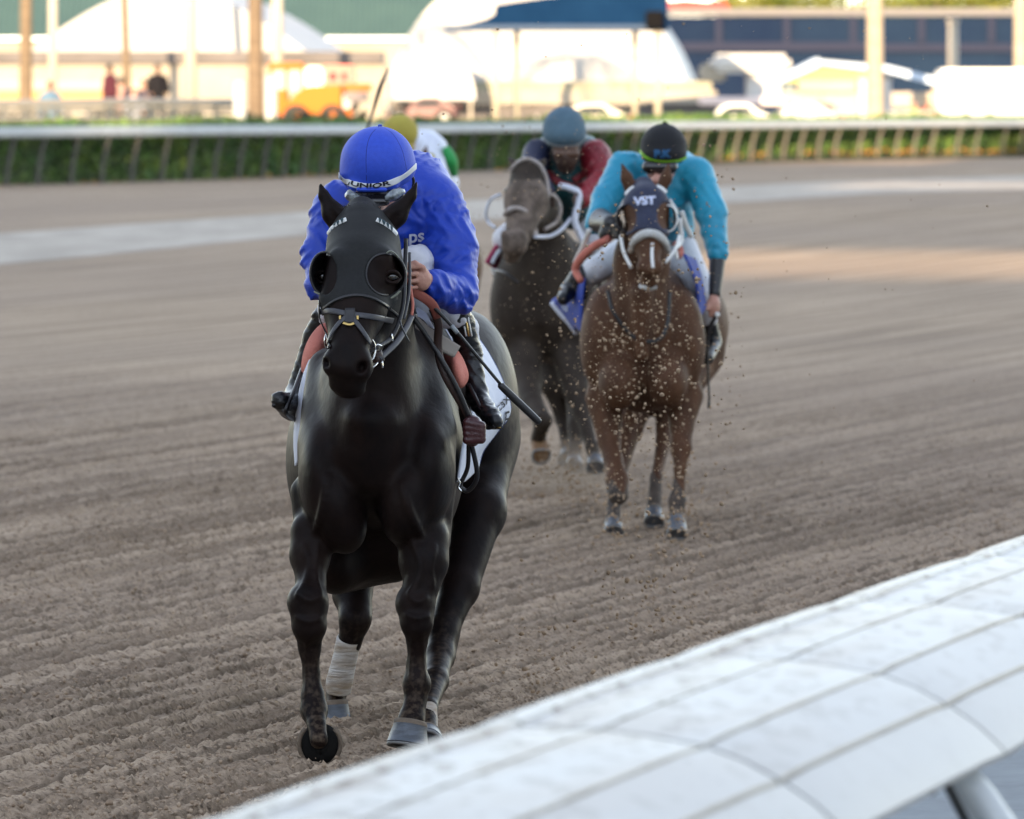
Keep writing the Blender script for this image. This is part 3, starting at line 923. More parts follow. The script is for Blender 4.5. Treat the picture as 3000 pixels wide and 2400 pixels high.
def lamp(px, D, wpx, ytop, label):
    root = empty('lamp_post', (wx(px, D), D, GZ1), label, 'lamp post', 'cream lamp posts')
    zt_ = wz(ytop, D) if ytop is not None else 9.5
    MB().tube([(wx(px, D), D, GZ1 - .3), (wx(px, D), D, zt_)], wpx / 2 * D / K, 10, 2).build('pole', m_palelamp, root, smooth=True)
    MB().tube([(wx(px, D), D, zt_), (wx(px, D), D, zt_ + 0.12)], [wpx / 2 * D / K * 1.35, wpx / 2 * D / K * 1.1], 10, 2).build('cap', m_palelamp, root, smooth=True)
lamp(155, 190, 26, None, 'thin cream lamp post above the person in the blue shirt')
lamp(558, 165, 38, None, 'pale cream lamp post standing between the dark clothed person and thick palm')
lamp(812, 195, 34, None, 'pinkish cream lamp post just right of the thick palm trunk')
lamp(2792, 200, 30, 66, 'short cream lamp post rising behind the white trailer')
for x, y0, y1, lab in ((702, 236, 360, 'white bollard left of the thick palm trunk'), (794, 222, 360, 'taller white bollard right of the thick palm trunk')):
    D = 139
    root = empty('bollard', (wx(x, D), D, GZ1), lab, 'bollard', 'white bollards at the thick palm')
    MB().tube([(wx(x, D), D, GZ1 - .3), (wx(x, D), D, wz(y0 + 6, D))], 0.15, 12, 2).build('post', m_tent, root, smooth=True)
    MB().tube([(wx(x, D), D, wz(y0 + 6, D)), (wx(x, D), D, wz(y0, D))], [0.155, 0.09], 12, 2).build('cap', m_tent, root, smooth=True)

# --- grey pipe railing at left, behind the hedge
fr = empty('metal_railing', P(300, 345, 137), 'grey metal railing in front of the standing people at far left', 'railing')
for yy in (300, 322, 345):
    MB().tube([P(-400, yy + 6, 133), P(0, yy + 4, 135), P(350, yy, 137), P(680, yy + 2, 141)], 0.10 if yy == 300 else 0.05, 8, 4).build('rail', m_fence, fr, smooth=True)
for x in range(-360, 680, 62):
    Dp = np.interp(x, [-400, 680], [133, 141])
    MB().tube([P(x, 302, Dp), P(x, 372, Dp)], 0.045, 8, 1).build('post', m_fence, fr)
# low dark planting strip behind it
sh = empty('shrub_bed', P(300, 350, 143), 'dark low shrub bed behind the grey railing at left', 'shrubs')
n = 7000
t = RNG.random(n)
pts = np.stack([wx(-350 + 1420 * t, 142), 142 + 1.5 * RNG.random(n), np.where(RNG.random(n) < .5, GZ1 - .2, GZ1) + 0.50 * RNG.random(n) + 0.2 * vn2(t * 40, t)], 1)
V, F = leaves(pts, 0.09)
link('foliage', np_mesh('foliage', V, F), leaf_mat('dark_shrub_leaves', (0.025, 0.035, 0.02), (0.06, 0.05, 0.035)), sh)

# --- people far away: one continuous body each, clothing as parts
m_skin = mat('skin', (0.42, 0.24, 0.17), 0.55, (0.36, 0.19, 0.13), 20)
m_skin_d = mat('dark_skin', (0.16, 0.085, 0.055), 0.55)
m_hair = mat('dark_hair', (0.015, 0.012, 0.012), 0.6)
def bystander(px, ytop, D, shirt, trousers, label, facing=0.0, skin=None, arm=0.0, hgt=1.75, build_=1.0):
    x0, zt_ = wx(px, D), wz(ytop, D)
    z0 = zt_ - hgt
    root = empty('person', (x0, D, z0), label, 'person', None)
    ca, sa = math.cos(facing), math.sin(facing)
    def L(x, y, z): return np.array([x0 + (x * ca - y * sa), D + x * sa + y * ca, z0 + z * hgt / 1.75])
    def cap(a, b, ra, rb, k=0.03): return ('c', L(*a), L(*b), ra, rb, k)
    w = build_
    legs = [cap((s * .10, 0, .88), (s * .11, -.01, .48), .085 * w, .06 * w) for s in (-1, 1)] + [cap((s * .11, -.01, .48), (s * .12, .03, .08), .06 * w, .04) for s in (-1, 1)]
    feet = [cap((s * .12, .03, .06), (s * .14, -.14, .035), .045, .035) for s in (-1, 1)]
    torso = [cap((0, 0, .92), (0, 0, 1.15), .155 * w, .15 * w, .06), cap((-.13, 0, 1.40), (.13, 0, 1.40), .075, .075, .06), cap((0, 0, 1.15), (0, -.01, 1.36), .15 * w, .15 * w, .06)]
    arms = [cap((s * .20, 0, 1.40), (s * .26, .02 - arm * .15, 1.12), .055, .045) for s in (-1, 1)] + [cap((s * .26, .02 - arm * .15, 1.12), (s * (.24 - .1 * arm), -.05 - arm * .25, .88 + arm * .3), .043, .03) for s in (-1, 1)]
    head = [cap((0, 0, 1.42), (0, -.01, 1.55), .055, .05), ('e', L(0, -.01, 1.645), (.078, .095, .11), (0, 0, math.degrees(facing)), .02), cap((0, -.10, 1.63), (0, -.115, 1.615), .014, .018, .01)]
    hands = [('e', L(s * (.24 - .1 * arm), -.06 - arm * .27, .84 + arm * .3), (.035, .03, .06), None, .02) for s in (-1, 1)]
    link('body', sdf_mesh('body', head + torso + arms + hands + legs + feet, 0.02), skin or m_skin, root)
    link('shirt', sdf_mesh('shirt', torso + arms[:4], 0.02, infl=0.014), shirt, root)
    link('trousers', sdf_mesh('trousers', legs + torso[:1], 0.02, infl=0.011, hi=np.array([1e9, 1e9, L(0, 0, 1.0)[2]])), trousers, root)
    link('hair', sdf_mesh('hair', [('e', L(0, .015, 1.675), (.088, .10, .105), (0, 0, math.degrees(facing)), .02)], 0.012), m_hair, root)
c_ = lambda n, v, r=.9: mat(n, tuple(q * .55 for q in v), r, spec=.1)
m_dk = c_('charcoal_cloth', (.02, .02, .025)); m_jean = c_('blue_jean_cloth', (.06, .09, .16))
bystander(147, 240, 138, c_('pale_blue_shirt_cloth', (.16, .30, .46)), m_dk, 'person in a pale blue shirt standing at the far left railing', 0.2, m_skin_d)
bystander(322, 192, 143, c_('maroon_shirt_cloth', (.13, .04, .06)), m_dk, 'tall person in a maroon top seen from the side near the leaning palm', 1.2, m_skin_d, build_=1.15)
bystander(356, 228, 145, c_('pink_shirt_cloth', (.62, .38, .33)), m_jean, 'shorter person in a pink top beside the leaning palm trunk', 2.8)
bystander(392, 262, 141, c_('white_shirt_cloth', (.66, .70, .82)), m_jean, 'person in a white shirt stooping in front of the leaning palm', 0.4, arm=0.8, hgt=1.5)
bystander(462, 190, 144, m_dk, m_dk, 'person dressed in black standing right of the leaning palm', 0.3, m_skin_d, arm=0.5, build_=1.1)
bystander(420, 236, 147, c_('grey_shirt_cloth', (.25, .20, .22)), m_jean, 'person in a grey top partly behind the person in black', -0.5)
bystander(2720, 296, 186, c_('red_shirt_cloth', (.55, .10, .05)), m_dk, 'small person in a red shirt left of the white trailer', 0.2, hgt=1.6)
bystander(2678, 300, 185, c_('yellow_shirt_cloth', (.65, .55, .15)), m_jean, 'small person in a yellow shirt left of the white trailer', 0.5, hgt=1.55)

# --- orange wheel loader
def wheel(b_parent, c, r, w, name='wheel', hub=None):
    b = MB(); c = np.array(c, float)
    b.tube([c + (0, -w / 2, 0), c + (0, -w * 0.42, 0), c + (0, w * 0.42, 0), c + (0, w / 2, 0)], [r * .9, r, r, r * .9], 20, 1, up=(0, 0, 1))
    o = b.build(name, m_tyre, b_parent, smooth=True, angle=40)
    h = MB(); h.tube([c + (0, -w / 2 - 0.02, 0), c + (0, -w / 2 + .05, 0)], r * .5, 12, 1, up=(0, 0, 1)); h.build('rim', hub or m_tent, o)
D = 146
ld = empty('wheel_loader', (wx(930, D), D, GZ1), 'orange wheel loader with a yellow roofed glass cab right of the thick palm', 'loader')
m_or = mat('orange_machine_paint', (0.42, 0.11, 0.010), 0.6, spec=.2); m_yel = mat('yellow_machine_paint', (0.40, 0.12, 0.010), 0.6, spec=.2)
def BX(name, x0, x1, y0, y1, D, dep, m, par, bev=0.04):
    X0, X1, Z1, Z0 = wx(x0, D), wx(x1, D), wz(y0, D), wz(y1, D)
    return MB().box(((X0 + X1) / 2, D + dep / 2, (Z0 + Z1) / 2), (X1 - X0, dep, Z1 - Z0), bev=bev).build(name, m, par, smooth=True, angle=30)
b = MB(); s = D / K
prof_l = [(842, 345), (842, 300), (872, 268), (905, 252), (998, 248), (1002, 345)]
f = [(wx(x, D), D, wz(y, D)) for x, y in prof_l]; bk = [(x, y + 1.6, z) for x, y, z in f]
n = len(f); b.add(f + bk, [tuple(range(n))[::-1], tuple(range(n, 2 * n))] + [(i, (i + 1) % n, n + (i + 1) % n, n + i) for i in range(n)])
b.build('engine_hood', m_yel, ld)
BX('cab', 800, 842, 262, 340, D + .1, 1.3, m_or, ld)
for x in (793, 838, 886): MB().tube([(wx(x, D), D + .1, wz(270, D)), (wx(x, D), D + .1, wz(198, D))], .035, 6, 1).build('cab_pillar', m_or, ld)
BX('cab_roof', 784, 890, 184, 202, D, 1.6, m_yel, ld, .05)
BX('cab_window', 797, 884, 203, 268, D + .2, 1.2, mat('pale_cab_glass', (.35, .42, .40), .15), ld, .02)
BX('boom', 1002, 1090, 246, 268, D + .4, .3, m_or, ld)
BX('bucket', 1010, 1075, 268, 300, D, 1.7, mat('dull_steel', (.14, .12, .13), .6), ld, .05)
BX('chassis', 830, 1030, 318, 356, D + .2, 1.2, m_or, ld)
wheel(ld, (wx(868, D), D - .1, wz(345, D)), .34, .3, hub=m_or); wheel(ld, (wx(975, D), D - .1, wz(345, D)), .34, .3, hub=m_or)
D = 158
tk = empty('red_truck', (wx(980, D), D, GZ1), 'red and white box truck behind the orange loader', 'truck')
BX('box_body', 948, 1036, 192, 250, D, 2.0, mat('red_truck_paint', (.62, .08, .06), .4), tk)
BX('cab', 893, 947, 196, 262, D + .1, 1.9, mat('white_truck_paint', (.75, .70, .66), .4), tk, .08)
BX('windscreen', 965, 985, 212, 236, D - .04, .03, m_glass, tk, .005); BX('side_window', 1000, 1016, 212, 236, D - .04, .03, m_glass, tk, .005)
BX('chassis', 893, 1036, 262, 290, D + .2, 1.6, m_tyre, tk)
wheel(tk, (wx(915, D), D, wz(300, D)), .42, .3); wheel(tk, (wx(1010, D), D, wz(300, D)), .42, .3)
D = 170
cr_ = empty('parked_car', (wx(1160, D), D, GZ1), 'dark maroon car parked half hidden left of the small white tent', 'car')

def car(root, x0, D, length, hgt, m, dirn=1):
    """side-on car: lofted body with cabin"""
    L0 = length; z0 = root.location.z
    pro = [(0, .35), (.02, .62), (.20, .78), (.30, .84), (.40, 1.28), (.50, 1.42), (.72, 1.42), (.86, 1.10), (.97, .95), (1, .6), (.99, .35)]
    low = [(u * L0, h * hgt / 1.42) for u, h in pro]
    rows = []
    for y, k in ((0.0, .88), (.12, 1), (.9, 1), (1.6, 1), (1.72, .88)):
        rows.append([(x0 + dirn * (L0 / 2 + (u - L0 / 2) * (k if h > 1 else 1)), D + y, z0 + h * (k if h > 1.2 else 1)) for u, h in low] )
    b = MB(); b.grid(rows); n = len(low)
    b.F.append(tuple(range(n))); b.F.append(tuple(range(4 * n, 5 * n)))
    b.build('body', m, root, smooth=True, angle=35)
    win = [(.415, 1.22), (.51, 1.36), (.70, 1.36), (.80, 1.06), (.38, 1.0)]
    for yy in (-.015, 1.735):
        f = [(x0 + dirn * u * L0, D + yy * 1.0 + (0.03 if yy < 0 else -0.03), z0 + h * hgt / 1.42 * .97) for u, h in win]
        MB().add(f, [tuple(range(5))]).build('window', m_glass, root, solid=.02)
    for u in (.18, .80): wheel(root, (x0 + dirn * u * L0, D + .08, z0 + .30), .30, .2)
    for u in (.0, .985):
        MB().box((x0 + dirn * (u * L0 + .03), D + .25, z0 + .68), (.08, .3, .14), bev=.02).build('headlight' if u == 0 else 'tail_light', m_tent if u == 0 else bpy.data.materials['red_fabric'], root)
car(cr_, wx(1130, D), D, 2.2, .95, mat('maroon_car_paint', (.10, .02, .03), .3, coat=.5))
for px, D, m_, lab in ((2010, 168, mat('white_car_paint', (.72, .72, .70), .3, coat=.5), 'white car parked behind the hedge left of the cyan rider'),
                       (2195, 173, mat('silver_car_paint', (.55, .55, .56), .3, coat=.5), 'silver car parked right of the white car behind the hedge'),
                       (1570, 172, mat('pale_car_paint', (.66, .62, .55), .3, coat=.5), 'pale cream car parked under the blue canopy')):
    ro = empty('parked_car', (wx(px, D), D, GZ1 - .35), lab, 'car', None)
    car(ro, wx(px, D), D, 2.9 if px != 2010 else 2.6, 1.1, m_)

# --- kiosk with overhanging rounded roof
D = 178
kk_ = empty('kiosk', (wx(2190, D), D, GZ1), 'white kiosk with a wide rounded overhanging roof', 'kiosk')
BX('roof', 2085, 2318, 158, 214, D, 2.6, m_tent, kk_, .18); BX('body', 2190, 2288, 214, 300, D + .5, 1.6, m_tent, kk_, .05)
BX('counter', 2050, 2300, 284, 308, D - .1, 1.8, mat('pinkish_counter', (.60, .52, .52), .6), kk_, .05)
BX('side_wing', 2052, 2130, 186, 240, D + .4, 1.6, m_cream, kk_, .1)
# --- pavilion with pale blue sloping roof and yellow green gable
D = 190
pv = empty('pavilion', (wx(2450, D), D, GZ1), 'low pavilion with pale blue sloping roof and yellow green gable', 'pavilion')
gab = [(2285, 240), (2400, 184), (2540, 212), (2540, 240)]
f = [(wx(x, D), D, wz(y, D)) for x, y in gab]; bk = [(x, y + 3, z) for x, y, z in f]
MB().add(f + bk, [(0, 1, 2, 3), (7, 6, 5, 4), (0, 4, 5, 1), (1, 5, 6, 2), (3, 2, 6, 7), (0, 3, 7, 4)]).build('gable', mat('yellow_green_fabric', (.42, .44, .10), .7, (.50, .46, .10), 1.5), pv)
for pts in (((2282, 240), (2400, 182)), ((2400, 182), (2560, 196)), ((2560, 196), (2790, 252))):
    (xa, ya), (xb, yb) = pts
    rows = [[(wx(xa, D), D - .15 + t, wz(ya - 9, D)), (wx(xb, D), D - .15 + t, wz(yb - 9, D))] for t in (0, 3.3)]
    rows2 = [[(wx(xa, D), D - .15, wz(ya - 9, D)), (wx(xb, D), D - .15, wz(yb - 9, D))], [(wx(xa, D), D - .15, wz(ya + 5, D)), (wx(xb, D), D - .15, wz(yb + 12, D))]]
    MB().grid(rows).grid(rows2).build('roof_slope', mat('pale_blue_roofing', (.42, .52, .66), .6) if xa == 2282 else bpy.data.materials['pale_blue_roofing'], pv, solid=.04)
BX('counter', 2338, 2510, 236, 270, D - .1, 2.4, m_cream, pv, .04)
BX('base_wall', 2290, 2740, 270, 330, D + .2, 2.4, mat('khaki_wall', (.40, .35, .28), .8, (.3, .28, .26), 1.2), pv, .02)
BX('back_panel', 2295, 2330, 240, 270, D + .3, 1.4, mat('slate_panel', (.12, .16, .19), .7), pv, .02)
for x in (2400, 2740): MB().tube([(wx(x, D), D + .1, GZ1), (wx(x, D), D + .1, wz(240, D))], .07, 6, 1).build('post', m_palelamp, pv)
D = 183
bx_ = empty('utility_cabinet', (wx(2570, D), D, GZ1), 'white utility cabinet behind the thick pale trunk', 'cabinet')
BX('body', 2518, 2612, 228, 345, D, .8, m_tent, bx_, .05); BX('lid', 2510, 2620, 222, 229, D - .06, .92, m_cream, bx_, .01)
# --- white trailer
D = 188
tr = empty('box_trailer', (wx(2900, D), D, GZ1), 'large white box trailer at the right edge behind the hedge', 'trailer')
BX('body', 2752, 3250, 202, 335, D, 2.4, mat('white_trailer_paint', (.78, .78, .76), .45), tr, .12)
BX('skirt', 2770, 3240, 335.5, 352, D + .1, 2.2, m_fence, tr, .01)
for x in (2830, 2900, 3130): wheel(tr, (wx(x, D), D, wz(352, D)), .25, .25)
BX('corner_trim', 2746, 2756, 212, 334, D - .02, .1, m_tent, tr, .01)
# low white picket barrier
D = 181
pb = empty('picket_fence', (wx(2300, D), D, GZ1), 'low white picket fence just behind the hedge at right', 'fence')
b = MB(); b.tube([P(2170, 334, D), P(2740, 330, D)], .035, 6, 1); b.tube([P(2170, 348, D), P(2740, 344, D)], .035, 6, 1); b.build('rail', m_tent, pb)
b = MB()
for x in range(2172, 2740, 14): b.box(P(x, 340, D - .05), (.075, .02, .32))
o = b.build('pickets', m_tent, pb)
# ============================================================ HORSES AND RIDERS
def coat(name, c1, c2, rough=0.42, spec=0.5, nsc=9):
    return mat(name, c1, rough, c2, nsc, (1, 1, 0.6), spec=spec, bump=0.12, bscale=26, sheen=0.0, rvar=0.06)
m_black = mat('black_leather', (0.012, 0.011, 0.013), 0.32, bump=0.15, bscale=300)
m_brownl = mat('dark_brown_leather', (0.035, 0.016, 0.013), 0.4, bump=0.15, bscale=200)
m_metal = mat('polished_steel', (0.7, 0.7, 0.7), 0.2, metal=1.0)
m_brass = mat('brass', (0.6, 0.42, 0.15), 0.3, metal=1.0)
m_eye = mat('horse_eye', (0.008, 0.005, 0.004), 0.05, spec=0.8)
m_salmon = mat('salmon_foam', (0.58, 0.20, 0.155), 0.85, (0.48, 0.15, 0.11), 12, bump=0.2, bscale=120)
m_cloth = mat('white_saddle_cloth', (0.66, 0.69, 0.78), 0.85, (0.58, 0.61, 0.70), 5, bump=0.25, bscale=18)
m_letter = mat('black_lettering', (0.015, 0.015, 0.02), 0.8)
m_wrap = mat('dirty_white_bandage', (0.60, 0.58, 0.56), 0.9, (0.34, 0.27, 0.20), 9, (0.6, 0.6, 2.4), bump=0.5, bscale=70, bstretch=(.2, .2, 2))
m_hoof = mat('grey_hoof', (0.10, 0.115, 0.14), 0.45, (0.055, 0.062, 0.075), 14, (1, 1, 5), bump=0.2, bscale=60, bstretch=(1, 1, 6))
m_coronet = mat('dusty_coronet', (0.17, 0.13, 0.095), 0.85, (0.10, 0.075, 0.055), 30)
m_shoe = mat('aluminium_shoe', (0.20, 0.20, 0.20), 0.6, metal=0.3)
m_wbreech = mat('white_breeches', (0.66, 0.67, 0.72), 0.75, (0.58, 0.58, 0.62), 6, bump=0.3, bscale=22)
m_boot = mat('patent_black_boot', (0.006, 0.006, 0.008), 0.36, spec=0.45, bump=0.25, bscale=34, bstretch=(.7, .7, 1.7))


def strap(prims, pts, w, m, name, parent, D0, infl=0.0, thick=0.25, lift=0.004, n=6, ext=0.7):
    """a strap laid on the modelled surface: pixel path -> true surface depth"""
    q = np.asarray([(p[0], p[1]) for p in pts], float)
    c2 = cr(q, n)
    out = []
    last = None
    for x, y in c2:
        d = hit(prims, x, y, D0 - 0.5, D0 + ext, 0.0)
        if d is None:
            d = last if last is not None else D0
        last = d
        out.append((x, y, d))
    ds = np.array([o[2] for o in out])
    for _ in range(2): ds[1:-1] = (ds[:-2] + 2 * ds[1:-1] + ds[2:]) / 4
    W = np.array([P(x, y, d) for (x, y, _), d in zip(out, ds)])
    N = normals(prims, W)
    N[1:-1] = (N[:-2] + N[1:-1] * 2 + N[2:]) / 4
    if (N[:, 1] > 0.3).any(): N[N[:, 1] > 0.3] = (0, -1, 0)
    W = W + N * (lift + infl)
    b = MB(); b.ribbon(W, w, w * thick, N)
    return b.build(name, m, parent, smooth=True)


def hoof(top, bot, r0, r1, parent, m=None, shoe=None, squash=1.15, toe=(0, -1, 0), name='hoof'):
    """truncated cone hoof between two world points with coronet band and shoe"""
    top, bot = np.array(top), np.array(bot)
    ax = bot - top; L = np.linalg.norm(ax); ax /= L
    toe = np.array(toe, float); toe -= ax * (toe @ ax); toe /= np.linalg.norm(toe); sd = np.cross(ax, toe)
    rows = []
    for t, k in ((-.02, .80), (0.0, .96), (.06, 1.03), (.2, 1.0), (.22, .98), (.6, 1.0), (.93, 1.0), (.97, 1.02), (1.0, .97)):
        r = (r0 + (r1 - r0) * max(0, t)) * k
        rows.append([top + ax * L * t + toe * (0.16 * L * t) + sd * r * math.cos(a) + toe * r * squash * (math.sin(a) if math.sin(a) > -0.45 else -0.45 + (math.sin(a) + .45) * .35) for a in np.linspace(0, 2 * math.pi, 33)])
    b = MB(); b.grid(rows[3:]); b.add(rows[-1][:-1], [tuple(range(32))]); h = b.build(name, m or m_hoof, parent, smooth=True, angle=50)
    b = MB(); b.grid(rows[:4]); b.build('coronet', m_coronet, h, smooth=True)
    b = MB(); c = [p - (p - bot) * 0.06 + ax * 0.004 for p in rows[-1][::2]]
    b.tube(c, 0.0065, 6, 1); b.build('shoe', shoe or m_shoe, h, smooth=True)
    return h


# ------------------------------------------------------------ the leading dark horse
m_dark = coat('dark_bay_coat', (0.0070, 0.0052, 0.0053), (0.0145, 0.0088, 0.0074), 0.46, 0.07)
_nt = m_dark.node_tree; _b = _nt.nodes['Principled BSDF']          # sandy dust caked on the lower legs
_src = _b.inputs['Base Color'].links[0].from_socket
_tc = _nt.nodes.new('ShaderNodeTexCoord'); _sp = _nt.nodes.new('ShaderNodeSeparateXYZ'); _nt.links.new(_tc.outputs['Object'], _sp.inputs[0])
_mr = _nt.nodes.new('ShaderNodeMapRange'); _mr.inputs[1].default_value = 0.42; _mr.inputs[2].default_value = 0.08; _mr.inputs[3].default_value = 0; _mr.inputs[4].default_value = 0.75; _nt.links.new(_sp.outputs[2], _mr.inputs[0])
_nn = _nt.nodes.new('ShaderNodeTexNoise'); _nn.inputs['Scale'].default_value = 45; _nn.inputs['Detail'].default_value = 6; _nt.links.new(_tc.outputs['Object'], _nn.inputs[0])
_m2 = _nt.nodes.new('ShaderNodeMapRange'); _m2.inputs[1].default_value = 0.45; _m2.inputs[2].default_value = 0.75; _nt.links.new(_nn.outputs[0], _m2.inputs[0])
_mm = _nt.nodes.new('ShaderNodeMath'); _mm.operation = 'MULTIPLY'; _nt.links.new(_mr.outputs[0], _mm.inputs[0]); _nt.links.new(_m2.outputs[0], _mm.inputs[1])
_mx = _nt.nodes.new('ShaderNodeMix'); _mx.data_type = 'RGBA'; _mx.inputs[7].default_value = (0.13, 0.095, 0.066, 1)
_nt.links.new(_mm.outputs[0], _mx.inputs[0]); _nt.links.new(_src, _mx.inputs[6]); _nt.links.new(_mx.outputs[2], _b.inputs['Base Color'])
lead = empty('horse', (-0.3, 19.9, 0), 'leading dark bay racehorse in a black hood with eye cups, galloping toward the camera', 'horse', 'racehorses')
S = 1
Hd = [  # head
    C((1060, 672, 18.78, 74), (1058, 790, 18.64, 104), .05), C((1058, 790, 18.64, 104), (1040, 905, 18.52, 86), .05),
    C((1040, 905, 18.52, 86), (1022, 1030, 18.40, 58), .04),
    E(1066, 712, 18.75, 102, .125, 78, k=.04), E(1072, 800, 18.76, 110, .13, 100, k=.04),
    E(1075, 870, 18.78, 104, .17, 128, k=.05), C((1100, 900, 18.86, 70), (1050, 1085, 18.55, 40), .05),
    E(1021, 1075, 18.385, 64, .065, 46, k=.03), E(968, 1064, 18.38, 24, .045, 34, k=.022), E(1064, 1074, 18.38, 27, .045, 40, k=.022),
    E(1018, 1120, 18.42, 56, .06, 40, k=.025), E(1026, 1144, 18.455, 45, .05, 24, k=.02),
    C((990, 760, 18.53, 26), (962, 870, 18.50, 20), .04), C((1120, 760, 18.54, 30), (1140, 870, 18.56, 20), .04),
    C((1060, 618, 18.84, 40), (1060, 680, 18.8, 64), .04),
]
HdN = Hd + [
    E(954, 1064, 18.325, 12, .05, 17, (0, -18, 0), .008, '-'), E(1060, 1077, 18.315, 16, .055, 22, (0, 28, 0), .008, '-'),
    C((985, 1109, 18.33, 3), (1055, 1112, 18.33, 3), .012, '-'),
]
ears = [
    C((1000, 668, 18.80, 30), (976, 625, 18.80, 31), .02), C((976, 625, 18.80, 31), (948, 572, 18.81, 15), .02), C((948, 572, 18.81, 15), (939, 542, 18.82, 6), .015),
    C((1120, 672, 18.80, 30), (1160, 630, 18.80, 32), .02), C((1160, 630, 18.80, 32), (1204, 575, 18.81, 15), .02), C((1204, 575, 18.81, 15), (1222, 535, 18.82, 5), .015),
    C((988, 665, 18.755, 13), (955, 585, 18.765, 7), .012, '-'), C((1142, 665, 18.755, 14), (1200, 590, 18.765, 7), .012, '-'),
]
